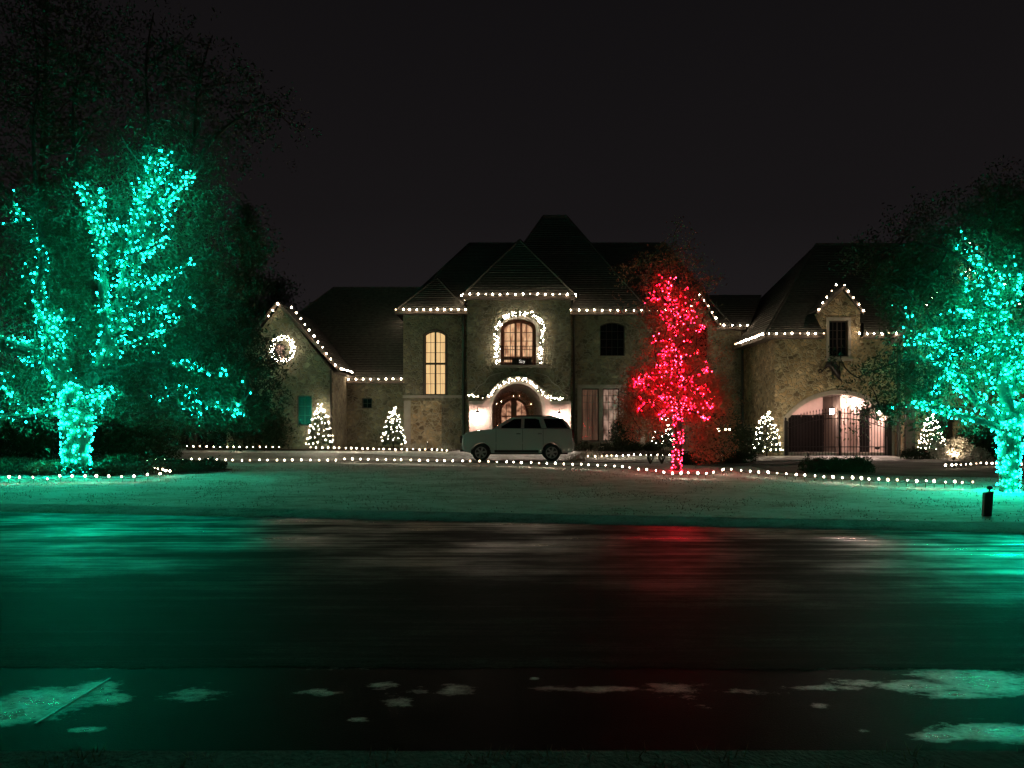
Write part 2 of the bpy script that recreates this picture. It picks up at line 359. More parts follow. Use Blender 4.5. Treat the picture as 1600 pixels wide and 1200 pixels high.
bp = n.new('ShaderNodeBump'); bp.inputs['Distance'].default_value = .010; l.new(nmath(n, l, 'ADD', nmath(n, l, 'MULTIPLY', k2, 1.0), nmath(n, l, 'MULTIPLY', gr, .3)), bp.inputs['Height']); l.new(bp.outputs[0], b.inputs['Normal']); M['gutter'] = m
m, n, l, b = node_mat('crusted_ice'); tcn = n.new('ShaderNodeTexCoord').outputs['Object']
pt = nnoise(n, l, tcn, 5, 6, (1, 2.2, 1), 0, .7); gr = nnoise(n, l, tcn, 60, 3)
l.new(nramp(n, l, pt, [(.40, g3(.02)), (.52, g3(.10)), (.68, g3(.25))]), b.inputs['Base Color']); b.inputs['Roughness'].default_value = .34
bp = n.new('ShaderNodeBump'); bp.inputs['Distance'].default_value = .012; l.new(nmath(n, l, 'ADD', pt, nmath(n, l, 'MULTIPLY', gr, .3)), bp.inputs['Height']); l.new(bp.outputs[0], b.inputs['Normal']); M['ice'] = m
# lawn under thin crusted snow
m, n, l, b = node_mat('snow_dusted_grass'); tcn = n.new('ShaderNodeTexCoord').outputs['Object']
fine = nnoise(n, l, tcn, 26, 6, (1, 1, 1), 0, .75); big = nnoise(n, l, tcn, .55, 6, (1, 1.6, 1), 0, .65); mid = nnoise(n, l, tcn, 3.2, 6, (1, 1.8, 1), 0, .7)
mm = nmath(n, l, 'ADD', nmath(n, l, 'MULTIPLY', fine, .38), nmath(n, l, 'ADD', nmath(n, l, 'MULTIPLY', big, .30), nmath(n, l, 'MULTIPLY', mid, .32)))
l.new(nramp(n, l, mm, [(.37, (.07, .085, .05)), (.44, (.38, .41, .37)), (.54, (.74, .76, .75))]), b.inputs['Base Color']); b.inputs['Roughness'].default_value = .8
bp = n.new('ShaderNodeBump'); bp.inputs['Distance'].default_value = .022; l.new(mm, bp.inputs['Height']); l.new(bp.outputs[0], b.inputs['Normal']); M['lawn'] = m
m, n, l, b = node_mat('dry_winter_grass'); tcn = n.new('ShaderNodeTexCoord').outputs['Object']
fine = nnoise(n, l, tcn, 26, 6, (1, 1, 1), 0, .75); big = nnoise(n, l, tcn, .8, 5)
mm = nmath(n, l, 'ADD', nmath(n, l, 'MULTIPLY', fine, .5), nmath(n, l, 'MULTIPLY', big, .5))
l.new(nramp(n, l, mm, [(.40, (.04, .045, .025)), (.6, (.20, .19, .15))]), b.inputs['Base Color']); b.inputs['Roughness'].default_value = .9
bp = n.new('ShaderNodeBump'); bp.inputs['Distance'].default_value = .05; l.new(mm, bp.inputs['Height']); l.new(bp.outputs[0], b.inputs['Normal']); M['drygrass'] = m
m, n, l, b = node_mat('snowy_concrete'); tcn = n.new('ShaderNodeTexCoord').outputs['Object']
fine = nnoise(n, l, tcn, 12, 6, (1, 1, 1), 0, .7); big = nnoise(n, l, tcn, .5, 6, (.5, 2, 1), 0, .65)
mm = nmath(n, l, 'ADD', nmath(n, l, 'MULTIPLY', fine, .35), nmath(n, l, 'MULTIPLY', big, .65))
l.new(nramp(n, l, mm, [(.40, (.20, .18, .16)), (.5, (.36, .34, .32)), (.6, (.56, .55, .53))]), b.inputs['Base Color']); b.inputs['Roughness'].default_value = .6
bp = n.new('ShaderNodeBump'); bp.inputs['Distance'].default_value = .02; l.new(mm, bp.inputs['Height']); l.new(bp.outputs[0], b.inputs['Normal']); M['drive'] = m
M['concrete'] = mat('kerb_concrete', (.22, .215, .20), .75, col2=(.32, .315, .30), scale=5, bump=.01)
M['snow'] = mat('old_snow', (.62, .61, .60), .7, col2=(.45, .44, .42), scale=6, bump=.04)
M['verge'] = mat('frosty_verge', (.010, .012, .009), .85, col2=(.06, .064, .058), scale=11, bump=.03, stretch=(1.4, .8, 1))

def lin(a, b, n): return [a + (b - a) * i / (n - 1) for i in range(n)]
NEAR_Y = 5.32
def edgeN(x): return NEAR_Y + .03 * noise.noise(Vector((x * 9, 5, 0))) + .02 * noise.noise(Vector((x * 31, 5, 0))) + .045 * noise.noise(Vector((x * .9, 3.1, 0))) + .03 * noise.noise(Vector((x * 3.1, 1.1, 0))) - .02 * x * .3
road = sheet('road', [-60, -20] + lin(-9, 9, 901) + [20, 60], [0, 1], lambda x, v: (x, edgeN(x) if v == 0 else kerbY(x) + .06, .002), M['road'], smooth=False)
GUT = sheet('gutter', [-60, -20] + lin(-8, 8, 801) + [20, 60], lin(3.8, 5.6, 91), lambda x, v: (x, v, 0), M['gutter'])
sheet('verge', lin(-40, 40, 161), lin(-12, 3.96, 65), lambda x, v: (x, v + (.02 * noise.noise(Vector((x * 5, 0, 0))) if v > 3.9 else 0), .01 + (.02 * noise.noise(Vector((x * 2, v * 2, 0))) + .01) * sstep(3.96, 3.6, v) if v < 3.9 else .003), M['verge'])
# kerb
kx = lin(-60, 60, 121)
kb = [(-.30, -.02), (-.22, .022), (-.05, .055), (.10, .095), (.19, .108)]
sheet('kerb', kx, list(range(5)), lambda x, v: (x, kerbY(x) + kb[v][0], kb[v][1]), M['lawn'])
# lawn
vs = lin(0, 27, 136) + lin(28, 60, 33) + [80, 120, 200, 320]
xs = sorted(set([-320, -200, -120, -80, -60] + lin(-40, 40, 201) + [60, 80, 120, 200, 320]))
def lawn_pt(x, v):
    xc = max(-45, min(45, x)); Y = kerbY(xc) + .165 + v
    z = G(x, Y) - .03 * (1 - sstep(0, 1.2, v)) + (.025 * noise.noise(Vector((x * .35, Y * .35, 0))) + .012 * noise.noise(Vector((x * 1.7, Y * 1.7, 0)))) * sstep(0, 1, v)
    if 33 < Y < 39.5: z -= .03
    return (x, Y, z)
sheet('lawn', xs, vs, lawn_pt, M['lawn'])
def patch(name, poly, m, lift=.03, step=.35, kind='structure'):
    """sheet over the ground inside a polygon (x,Y)"""
    x0, x1 = min(p[0] for p in poly), max(p[0] for p in poly); y0, y1 = min(p[1] for p in poly), max(p[1] for p in poly)
    pts = [Vector(p) for p in poly]; ed = [(i, (i + 1) % len(poly)) for i in range(len(poly))]
    nx, ny = int((x1 - x0) / step) + 1, int((y1 - y0) / step) + 1
    for i in range(nx):
        for j in range(ny):
            p = Vector((x0 + (i + .37) * step + .001 * j, y0 + (j + .41) * step))
            if inside(p, poly): pts.append(p)
    v, _, f, *_r = delaunay_2d_cdt(pts, ed, [], 1, 1e-4)
    me = bpy.data.meshes.new(name); me.from_pydata([(p.x, p.y, G(p.x, p.y) + lift) for p in v], [], [tuple(q) for q in f if len(q) >= 3])
    me.materials.append(m); me.polygons.foreach_set('use_smooth', [True] * len(me.polygons))
    o = bpy.data.objects.new(name, me); COL.objects.link(o); o['kind'] = kind; return o
def inside(p, poly):
    c = False; j = len(poly) - 1
    for i in range(len(poly)):
        xi, yi = poly[i]; xj, yj = poly[j]
        if (yi > p.y) != (yj > p.y) and p.x < (xj - xi) * (p.y - yi) / (yj - yi) + xi: c = not c
        j = i
    return c
drv = [(-19, 33.6), (-14, 33.2), (-8, 33.3), (0, 33.2), (4.5, 32.6), (7.5, 33.2), (10.5, 34.2), (12.8, 34.6), (15.5, 34.0), (18.5, 31.0), (24, 28.6), (34, 27), (34, 31.4), (24, 32.8), (19.6, 36.2), (18.9, 38.4), (18.5, 39.45),
       (12.95, 39.45), (12.3, 38.7), (10.2, 38.0), (5, 37.8), (0, 38.2), (-3, 38.3), (-8, 38.9), (-19, 39.0)]
patch('driveway', drv, M['drive'], .045)
patch('dry_grass', [(8.2, 24.8), (13, 22.6), (20, 20.4), (24, 20.0), (26, 27.4), (18.2, 30.5), (15.3, 33.4), (12.9, 34.0), (10.2, 33.2), (8.6, 29)], M['drygrass'], .022)
def blob(cx, cy, rx, ry, n=28, s=1.0, amp=.18):
    return [(cx + rx * math.cos(a) * (1 + amp * noise.noise(Vector((math.cos(a) * 1.7 + s, math.sin(a) * 1.7, s)))),
             cy + ry * math.sin(a) * (1 + amp * noise.noise(Vector((math.cos(a) * 1.7, s, math.sin(a) * 1.7))))) for a in [2 * math.pi * i / n for i in range(n)]]
patch('planting_bed', blob(-13.2, 26.0, 3.9, 2.6, s=2), M['mulch'], .05)
patch('planting_bed_island', blob(8.7, 31.2, 2.6, 1.9, s=5), M['mulch'], .05)
patch('planting_bed_house', [(-16, 39.3), (-3, 39.3), (-2.6, 41.9), (-6, 42.9), (-8.8, 42.9), (-9, 39.9), (-16, 39.9)], M['mulch'], .03)
patch('planting_bed_windows', [(3.3, 38.9), (12.4, 38.9), (12.6, 44.9), (11, 44.9), (11, 42.9), (3.3, 42.9)], M['mulch'], .03)
patch('paved_passage', [(12.95, 39.5), (18.6, 39.5), (18.6, 46), (12.95, 46)], M['drive'], .02, 1.0)
# ice crust patches lying in the gutter (solid, a few mm thick)
PATCHES = [(60, 1098, 90, 26), (150, 1075, 40, 10), (10, 1120, 60, 14), (175, 1093, 34, 8), (308, 1084, 64, 13), (500, 1082, 34, 8), (620, 1094, 34, 9), (655, 1077, 22, 7), (708, 1077, 32, 10), (600, 1070, 30, 6), (560, 1125, 20, 4),
                                       (950, 1077, 110, 6), (1050, 1076, 60, 13), (1090, 1103, 22, 5), (1290, 1074, 70, 6), (1150, 1080, 60, 6), (1280, 1104, 18, 6), (1520, 1062, 90, 24), (1430, 1072, 60, 12), (1350, 1068, 50, 7), (1560, 1145, 90, 16), (1470, 1152, 40, 8), (1490, 1085, 60, 7), (130, 1140, 30, 5), (835, 1060, 8, 3), (1350, 1142, 14, 4)]
co = np.zeros(len(GUT.data.vertices) * 3, np.float32); GUT.data.vertices.foreach_get('co', co); co = co.reshape(-1, 3); crust = np.zeros(len(co))
for px, py, wx, wy in PATCHES:
    Y = CZ * FOC / (py - HZ); ry = (CZ * FOC / (py - wy - HZ) - CZ * FOC / (py + wy - HZ)) / 2; rx = wx * Y / FOC
    d2 = ((co[:, 0] - X(px, Y)) / rx) ** 2 + ((co[:, 1] - Y) / ry) ** 2
    amp = .95 if (px < 200 or px > 1400) else .62
    crust = np.maximum(crust, amp * np.exp(-d2 * .75))
for i, v in enumerate(co):                       # broken rim of frost where the road's crust ends
    if abs(v[1] - 5.30) < .2: crust[i] = max(crust[i], .52 * math.exp(-((v[1] - 5.31) / .05) ** 2) * (.5 + 1.2 * noise.noise(Vector((v[0] * .6, 2, 0)))))
GUT.data.attributes.new('crust', 'FLOAT', 'POINT').data.foreach_set('value', crust.astype(np.float32))
# joint strip crossing the gutter at left
js = MB(); a, b_ = P(60, 1130, 0), None
A = Vector((X(55, 4.32), 4.32, 0)); B = Vector((X(172, 5.1), 5.1, 0)); d = (B - A).normalized(); nn_ = Vector((-d.y, d.x, 0)) * .007
js.add([A - nn_, B - nn_, B + nn_, A + nn_] + [q + Vector((0, 0, .004)) for q in (A - nn_, B - nn_, B + nn_, A + nn_)], [(0, 3, 2, 1), (4, 5, 6, 7), (0, 1, 5, 4), (1, 2, 6, 5), (2, 3, 7, 6), (3, 0, 4, 7)])
tag(js.build('concrete_joint', M['ice']), kind='structure')
# grass blades poking out of the snow
def blades(name, pts, h, m, w=.012, kind='stuff', parent=None):
    n = len(pts); P_ = np.array(pts); a = RNG.uniform(0, 6.28, n); dx = np.stack([np.cos(a), np.sin(a), 0 * a], 1)
    H = (h * RNG.uniform(.5, 1.3, n))[:, None]; lean = RNG.normal(size=(n, 3)) * .45; lean[:, 2] = 1
    V = np.stack([P_ - dx * w, P_ + dx * w, P_ + lean * H], 1).reshape(-1, 3); return fast_mesh(name, V, np.arange(n * 3).reshape(-1, 3), m, parent, kind)
pts = []
M['blade'] = mat('grass_blade', (.10, .12, .06), .8, col2=(.18, .17, .10), scale=2)
while len(pts) < 15000:
    x = random.uniform(-17, 16); Y = random.uniform(kerbY(x) + .25, 30)
    if noise.noise(Vector((x * .8, Y * .5, 4))) + random.uniform(-.45, .45) > .12: 
        pts.append(lawn_pt(x, Y - kerbY(x) - .165))
blades('grass', pts, .028, M['blade'], .008)
pts = [(random.uniform(-7, 7), random.uniform(2.6, 3.92), .012) for _ in range(9000)]
pts = [p for p in pts if noise.noise(Vector((p[0] * 4.5, p[1] * 2, 0))) > -.05]
blades('verge_grass', pts, .045, M['blade'], .004)

# ------------------------------------------------------------------ the house
def glass_mat():
    m = bpy.data.materials.new('window_pane_glass'); m.use_nodes = True; n, l = m.node_tree.nodes, m.node_tree.links
    n.remove(n['Principled BSDF']); t = n.new('ShaderNodeBsdfTransparent'); g = n.new('ShaderNodeBsdfGlossy'); g.inputs['Roughness'].default_value = .12
    mx = n.new('ShaderNodeMixShader'); mx.inputs[0].default_value = .02; l.new(t.outputs[0], mx.inputs[1]); l.new(g.outputs[0], mx.inputs[2]); l.new(mx.outputs[0], n['Material Output'].inputs[0]); return m
M['pane'] = glass_mat()
house = thing('stone_house', (0, 42, .3), 'large rubble stone house with steep dark hipped roofs behind the driveway', 'house')
def arch_z(x, xc, hw, zs, rise):
    t = (x - xc) / hw; return zs + rise * math.sqrt(max(0, 1 - t * t))
def arch_loop(xc, hw, z0, zs, rise, n=14):
    if rise <= 0: return [(xc - hw, z0), (xc + hw, z0), (xc + hw, zs), (xc - hw, zs)]
    return [(xc - hw, z0), (xc + hw, z0)] + [(xc + hw * math.cos(a), zs + rise * math.sin(a)) for a in [math.pi * i / n for i in range(n + 1)]]
def seg_arch(xc, hw, z0, zs, rise, n=14):      # flat segmental top
    rad = (hw * hw + rise * rise) / (2 * rise); a0 = math.asin(hw / rad)
    return [(xc - hw, z0), (xc + hw, z0)] + [(xc + rad * math.sin(a), zs + rise - rad + rad * math.cos(a)) for a in [a0 - 2 * a0 * i / n for i in range(n + 1)]]
def inside2(p, poly):
    c = False; j = len(poly) - 1
    for i in range(len(poly)):
        if (poly[i][1] > p[1]) != (poly[j][1] > p[1]) and p[0] < (poly[j][0] - poly[i][0]) * (p[1] - poly[i][1]) / (poly[j][1] - poly[i][1]) + poly[i][0]: c = not c
        j = i
    return c
def panel(mb, outline, holes, Y0, Y1):
    pts = []; ed = []
    for lp in [outline] + holes:
        o = len(pts); pts += [Vector(p) for p in lp]; ed += [(o + i, o + (i + 1) % len(lp)) for i in range(len(lp))]
    v, _, f, *_r = delaunay_2d_cdt(pts, ed, [], 0, 1e-5)
    keep = []
    for q in f:
        c = (sum(v[i].x for i in q) / len(q), sum(v[i].y for i in q) / len(q))
        if inside2(c, outline) and not any(inside2(c, h) for h in holes): keep.append(tuple(q))
    mb.add([(p.x, Y0, p.y) for p in v], keep); mb.add([(p.x, Y1, p.y) for p in v], [tuple(reversed(q)) for q in keep])
    for lp in [outline] + holes:
        n = len(lp); mb.add([(p[0], Y0, p[1]) for p in lp] + [(p[0], Y1, p[1]) for p in lp], [(i, (i + 1) % n, (i + 1) % n + n, i + n) for i in range(n)])
def inset(lp, xc, d, z0d=0.0):
    """shrink a loop towards its inside by d"""
    n = len(lp); out = []
    for i in range(n):
        a, b, c = Vector(lp[i - 1]), Vector(lp[i]), Vector(lp[(i + 1) % n])
        if (b - a).length < 1e-6 or (c - b).length < 1e-6: out.append(tuple(b)); continue
        n1 = Vector((-(b - a).y, (b - a).x)).normalized(); n2 = Vector((-(c - b).y, (c - b).x)).normalized()
        k = n1 + n2; k = k / max(.3, k.dot(k)) * 2; out.append((b.x + k.x * d, b.y + k.y * d))
    return out
def ring_mb(mb, lo, li, Y0, Y1):
    n = len(lo); q = [(p[0], Y0, p[1]) for p in lo] + [(p[0], Y0, p[1]) for p in li] + [(p[0], Y1, p[1]) for p in lo] + [(p[0], Y1, p[1]) for p in li]
    F = []
    for i in range(n):
        j = (i + 1) % n; F += [(i, j, n + j, n + i), (2 * n + i, 3 * n + i, 3 * n + j, 2 * n + j), (i, 2 * n + i, 2 * n + j, j), (n + i, n + j, 3 * n + j, 3 * n + i)]
    mb.add(q, F)

def stone_wall(name, outline, holes, Yf, th=.35, m='stone'):
    mb = MB(); panel(mb, outline, holes, Yf, Yf + th); return mb.build(name, M[m], house)
def side_wall(x0, x1, Yf, Yb, z0, z1, m='stone'):
    mb = MB(); mb.box((x0, Yf, z0), (x1, Yb, z1)); return mb.build('wall', M[m], house)
def rect(x0, x1, z0, z1): return [(x0, z0), (x1, z0), (x1, z1), (x0, z1)]

def window(parent, loop, Yf, top, cols, rows, back, frame=.055, depth=.16, fm='dark_wood', bar=.022, name='window', gap=None):
    """loop = opening in the wall; top(x) gives the height of its head; rows/cols = list of splits incl. ends (0..1)"""
    li = inset(loop, 0, frame); mb = MB(); ring_mb(mb, loop, li, Yf + depth, Yf + depth + .08)
    fr = mb.build(name, M[fm], parent)
    x0, x1 = min(p[0] for p in li), max(p[0] for p in li); z0, z1 = min(p[1] for p in li), max(p[1] for p in li)
    mb = MB(); gaps = gap or {}
    xs = [x0 + (x1 - x0) * c for c in cols]; zs = [z0 + (z1 - z0) * r for r in rows]
    for i, x in enumerate(xs[1:-1], 1):
        w = gaps.get(('c', i), bar); mb.box((x - w / 2, Yf + depth + .01, z0), (x + w / 2, Yf + depth + .06, min(z1, top(x) - frame)))
    for j, z in enumerate(zs[1:-1], 1):
        w = gaps.get(('r', j), bar)
        mb.box((x0, Yf + depth + .014, z - w / 2), (x1, Yf + depth + .056, z + w / 2))
    mb.build('muntin', M[fm], fr)
    for i in range(len(xs) - 1):
        for j in range(len(zs) - 1):
            a, b = xs[i], xs[i + 1]; lo, hi = zs[j], zs[j + 1]
            n = 5; tops = [(a + (b - a) * k / n, min(hi, top(a + (b - a) * k / n) - frame)) for k in range(n, -1, -1)]
            if max(t[1] for t in tops) - lo < .03: continue
            tops = [(x, max(z, lo + .005)) for x, z in tops]
            if j < len(zs) - 2: tops = [tops[0], tops[-1]]
            mb = MB(); mb.prism([(a, lo), (b, lo)] + tops, 'y', Yf + depth + .03, Yf + depth + .036); mb.build('pane', M['dark_glass'] if back is None else M['pane'], fr, fix=False)
    if back:
        mb = MB(); mb.prism(loop, 'y', Yf + depth + .22, Yf + depth + .24); mb.build('curtain', M[back], fr)
    return fr

# ---- wall planes
Y_E, Y_B, Y_M, Y_L, Y_G, Y_W, Y_LG, Y_RG = 42.0, 43.0, 43.0, 45.0, 39.5, 43.5, 40.0, 38.5
ex0, ex1 = X(730, Y_E), X(891.5, Y_E)
# entry tower
bx, bhw = X(810, Y_E), 27.5 * Y_E / FOC
bz0, bzs, bri = Z(571, Y_E), Z(514, Y_E), 15.5 * Y_E / FOC
balc = arch_loop(bx, bhw, bz0, bzs, bri)
dx_, dhw = X(808, Y_E), 39 * Y_E / FOC
dzs, dri = Z(640, Y_E), 40 * Y_E / FOC
door_loop = arch_loop(dx_, dhw, .32, dzs, dri, 20)
stone_wall('wall', rect(ex0, ex1, .1, 8.3), [balc, door_loop], Y_E)
side_wall(ex0, ex0 + .35, Y_E + .35, 50, .1, 8.3); side_wall(ex1 - .35, ex1, Y_E + .35, 50, .1, 8.3)
# bay at its left
wx0, wx1 = X(630, Y_B), ex0 - .002
tall_c, tall_hw = X(680, Y_B), 16.5 * Y_B / FOC
tz0, tzs, tri = Z(617, Y_B), Z(523, Y_B), 6 * Y_B / FOC
tall = seg_arch(tall_c, tall_hw, tz0, tzs, tri)
stone_wall('wall', rect(wx0, wx1, .1, 7.62), [tall], Y_B); side_wall(wx0, wx0 + .35, Y_B + .35, 50, .1, 7.62)
# main block at the right of the entry
mx0, mx1 = ex1 + .002, X(1118, Y_M)
aw_c, aw_hw, awz0, awzs, awri = X(957, Y_M), 19.5 * Y_M / FOC, Z(556, Y_M), Z(509, Y_M), 6 * Y_M / FOC
archw = seg_arch(aw_c, aw_hw, awz0, awzs, awri)
tw = rect(X(909, Y_M), X(1001, Y_M), Z(690, Y_M), Z(607, Y_M))
stone_wall('wall', rect(mx0, mx1, .1, 7.62), [archw, tw], Y_M); side_wall(mx1 - .35, mx1, Y_M + .35, 50, .1, 7.62)
# gabled bay at its right end
gx0, gx1, gYf = X(1066, 42.6), X(1119, 42.6), 42.6
gxc = (gx0 + gx1) / 2; gw = rect(X(1084, gYf), X(1106, gYf), Z(560, gYf), Z(510, gYf))
stone_wall('wall', [(gx0, .1), (gx1, .1), (gx1, 6.85), (gxc, 8.25), (gx0, 6.85)], [gw], gYf, .398)
# link
stone_wall('wall', rect(mx1 + .002, 12.9, .1, 7.05), [], Y_L)
# garage wing with arched passage and wall dormer
ga0, ga1 = 12.9, X(1397, Y_G)
dz0 = Z(497, Y_G); dd0, dd1, ddc = X(1284, Y_G), X(1344, Y_G), X(1314, Y_G)
pc, phw = X(1311, Y_G), 83 * Y_G / FOC
arch = seg_arch(pc, phw, .1, Z(652, Y_G), 39 * Y_G / FOC, 20)
dwin = rect(X(1295, Y_G), X(1325, Y_G), Z(557, Y_G), Z(501, Y_G))
stone_wall('wall', [(ga0, .08), (arch[0][0], .08), (arch[0][0], .09), (arch[1][0], .09), (arch[1][0], .08), (ga1, .08), (ga1, 6.0), (dd1, 6.0), (dd1, Z(486, Y_G)), (ddc, Z(452, Y_G)), (dd0, Z(486, Y_G)), (dd0, 6.0), (ga0, 6.0)],
           [arch, dwin], Y_G, .4, 'stone_lit')
side_wall(ga0, ga0 + .4, Y_G + .4, Y_L, .08, 6.0, 'stone_lit')
for s in (dd0, dd1 - .25): side_wall(s, s + .25, Y_G + .4, 42.5, 5.95, Z(487, Y_G), 'stone_lit')
# passage behind the arch
mb = MB(); mb.box((ga0 + .45, 44.4, .1), (ga1 + .1, 44.6, 5.2)); mb.build('passage_wall', M['plaster'], house)
mb = MB(); mb.box((ga0 + .42, Y_G + .42, .1), (X(1229, Y_G), 44.4, 4.6)); mb.build('passage_wall', M['plaster'], house); mb = MB(); mb.box((18.572, Y_G + .42, .1), (X(1397, Y_G) + .2, 44.4, 4.6)); mb.build('passage_wall', M['plaster'], house)
mb = MB(); mb.box((X(1229, Y_G), Y_G + .42, 3.62), (X(1395, Y_G), 44.4, 3.75)); mb.build('passage_ceiling', M['plaster'], house)
def flat(x0, x1, z0, z1, Y0, Y1, name, m, parent=None):
    mb = MB(); mb.box((x0, Y0, z0), (x1, Y1, z1)); return mb.build(name, M[m], parent or house)
gd = flat(X(1232, 44.4) - .1, X(1306, 44.4), .1, Z(652, 44.4), 44.28, 44.4, 'garage_door', 'dark_door')
for k in range(4):
    zz = .22 + k * .52
    for q in range(4):
        xx = X(1232, 44.4) + .05 + q * .65; flat(xx, xx + .56, zz, zz + .44, 44.25, 44.28, 'panel', 'dark_door', gd)
flat(X(1306, 42.6), X(1312, 42.6), .1, 3.5, 42.5, 44.4, 'passage_pier', 'fascia'); flat(X(1287, 42.6), X(1314, 42.6), 3.2, 3.61, 42.5, 44.4, 'passage_beam', 'fascia')
flat(18.50, 18.57, .1, Z(640, 42.3), 41.75, 42.75, 'service_door', 'dark_door')
mb = MB(); ring_mb(mb, seg_arch(pc, phw + .12, .1, Z(652, Y_G), 39 * Y_G / FOC + .12, 20), inset(seg_arch(pc, phw + .12, .1, Z(652, Y_G), 39 * Y_G / FOC + .12, 20), 0, .22), Y_G - .05, Y_G + .3)
mb.build('arch_surround', M['cast'], house)
# right gable wing
rg0, rg1, rgc = ga1 + .004, X(1630, Y_RG), X(1521, Y_RG)
rga = Z(378, Y_RG)
stone_wall('wall', [(rg0, .08), (rg1, .08), (rg1, Z(533, Y_RG)), (rgc, rga), (rg0, Z(531, Y_RG))], [rect(X(1455, Y_RG), X(1492, Y_RG), Z(700, Y_RG), Z(640, Y_RG))], Y_RG, .4, 'stone_lit')
side_wall(rg0, rg0 + .35, Y_RG + .4, Y_G, .08, 6.0, 'stone_lit')
flat(X(1455, Y_RG), X(1492, Y_RG), .3, Z(640, Y_RG), Y_RG + .2, Y_RG + .25, 'side_door', 'dark_wood')
# left wing and left gable
lw0, lw1 = -8.92, wx0 - .002
lg0, lg1, lgc = -14.2, -8.92, -11.56
stone_wall('wall', rect(lw0 + .002, lw1, .1, 3.95), [rect(X(565, Y_W), X(581, Y_W), Z(638, Y_W), Z(622, Y_W))], Y_W)
lgz, lga = Z(578, Y_LG) - .1, Z(474, Y_LG) - .12
wA, wB = rect(X(464, Y_LG), X(487, Y_LG), Z(665, Y_LG), Z(618, Y_LG)), rect(X(402, Y_LG), X(421, Y_LG), Z(665, Y_LG), Z(618, Y_LG))
att = arch_loop(lgc, .28, Z(562, Y_LG), Z(545, Y_LG), .28, 10)
stone_wall('wall', [(lg0, .1), (lg1, .1), (lg1, lgz), (lgc, lga), (lg0, lgz)], [wA, wB, att], Y_LG)
side_wall(lg1 - .35, lg1, Y_LG + .35, Y_W + 2, .1, lgz)

# ---- windows
w1 = window(house, tall, Y_B, lambda x: tzs + tri * (1 - ((x - tall_c) / tall_hw) ** 2), [0, .25, .5, .75, 1], [0, .165, .33, .49, .67, .835, 1], 'lit_a', gap={('c', 2): .09, ('r', 3): .11})
w2 = window(house, balc, Y_E, lambda x: arch_z(x, bx, bhw, bzs, bri), [0, .21, .40, .60, .79, 1], [0, .10, .32, .54, .76, 1], 'lit_b', frame=.19, fm='wood', bar=.03, gap={('c', 2): .12, ('c', 3): .12, ('r', 1): .18}, name='balcony_door')
window(house, archw, Y_M, lambda x: awzs + awri * (1 - ((x - aw_c) / aw_hw) ** 2), [0, .25, .5, .75, 1], [0, .25, .5, .75, 1], None, depth=.2)
window(house, gw, gYf, lambda x: 99, [0, .5, 1], [0, .33, .66, 1], None)
xs3 = [X(909, Y_M), X(936, Y_M), X(942, Y_M), X(968, Y_M), X(974, Y_M), X(1001, Y_M)]
for k, bk in ((0, 'lit_d'), (2, 'lit_c'), (4, 'lit_d')):
    lp = rect(xs3[k] + .003, xs3[k + 1] - .003, Z(690, Y_M) + .02, Z(607, Y_M) - .003)
    window(house, lp, Y_M, lambda x: 99, [0, .33, .66, 1], [0, .2, .4, .6, .75, .88, 1], bk, frame=.05, depth=.14)
for k in (1, 3): flat(xs3[k], xs3[k + 1], tw[0][1] + .002, tw[2][1] - .002, Y_M - .04, Y_M + .34, 'window_post', 'cast')
mb = MB(); lo = rect(X(902, Y_M), X(1008, Y_M), Z(693, Y_M), Z(601, Y_M)); ring_mb(mb, lo, tw, Y_M - .07, Y_M - .003); mb.build('window_surround', M['cast'], house)
window(house, wA, Y_LG, lambda x: 99, [0, .5, 1], [0, .33, .66, 1], None, depth=.1); window(house, wB, Y_LG, lambda x: 99, [0, .5, 1], [0, .33, .66, 1], None, depth=.1)
window(house, att, Y_LG, lambda x: arch_z(x, lgc, .28, Z(545, Y_LG), .28), [0, .5, 1], [0, .5, 1], 'lit_c', depth=.1)
window(house, rect(X(565, Y_W), X(581, Y_W), Z(638, Y_W), Z(622, Y_W)), Y_W, lambda x: 99, [0, .5, 1], [0, .5, 1], None)
window(house, dwin, Y_G, lambda x: 99, [0, .25, .5, .75, 1], [0, .25, .5, .75, 1], None, frame=.06, depth=.14, gap={('c', 2): .06})
mb = MB(); ring_mb(mb, rect(X(1291, Y_G), X(1329, Y_G), Z(560, Y_G), Z(496, Y_G)), dwin, Y_G - .06, Y_G + .1); mb.build('window_surround', M['cast'], house)
flat(X(1289, Y_G), X(1331, Y_G), Z(564, Y_G), Z(560, Y_G) - .002, Y_G - .14, Y_G - .002, 'window_sill', 'cast')
# balcony door surround and right reveal, juliet rail
mb = MB(); ol = arch_loop(bx, bhw + .17, bz0, bzs, bri + .17); ring_mb(mb, ol, [(bx - bhw, bz0 + .001)] + balc[1:], Y_E - .09, Y_E - .003); mb.build('door_surround', M['cast'], house)
flat(bx - 1.28, bx + 1.45, bz0 - .12, bz0 - .004, Y_E - .42, Y_E - .002, 'balcony_ledge', 'cast')
# carved stone frame standing out to the right of the balcony door
flat(bx + bhw + .20, bx + bhw + .42, bz0, bzs - .05, Y_E - .06, Y_E - .003, 'pilaster', 'cast')
rl = MB(); ry = Y_E - .38; rz = Z(542, Y_E)
rl.tube([(bx - 1.05, Y_E - .01, rz), (bx - 1.05, ry, rz), (bx + 1.22, ry, rz), (bx + 1.22, Y_E - .01, rz)], .016, 5); rl.tube([(bx - 1.05, ry, bz0 + .06), (bx + 1.22, ry, bz0 + .06)], .012, 5)
railing = rl.build('balcony_railing', M['iron'], house)
for k in range(19):
    x = bx - 1.05 + 2.27 * k / 18; mb = MB(); mb.box((x - .009, ry - .009, bz0), (x + .009, ry + .009, rz)); mb.build('baluster', M['iron'], railing)
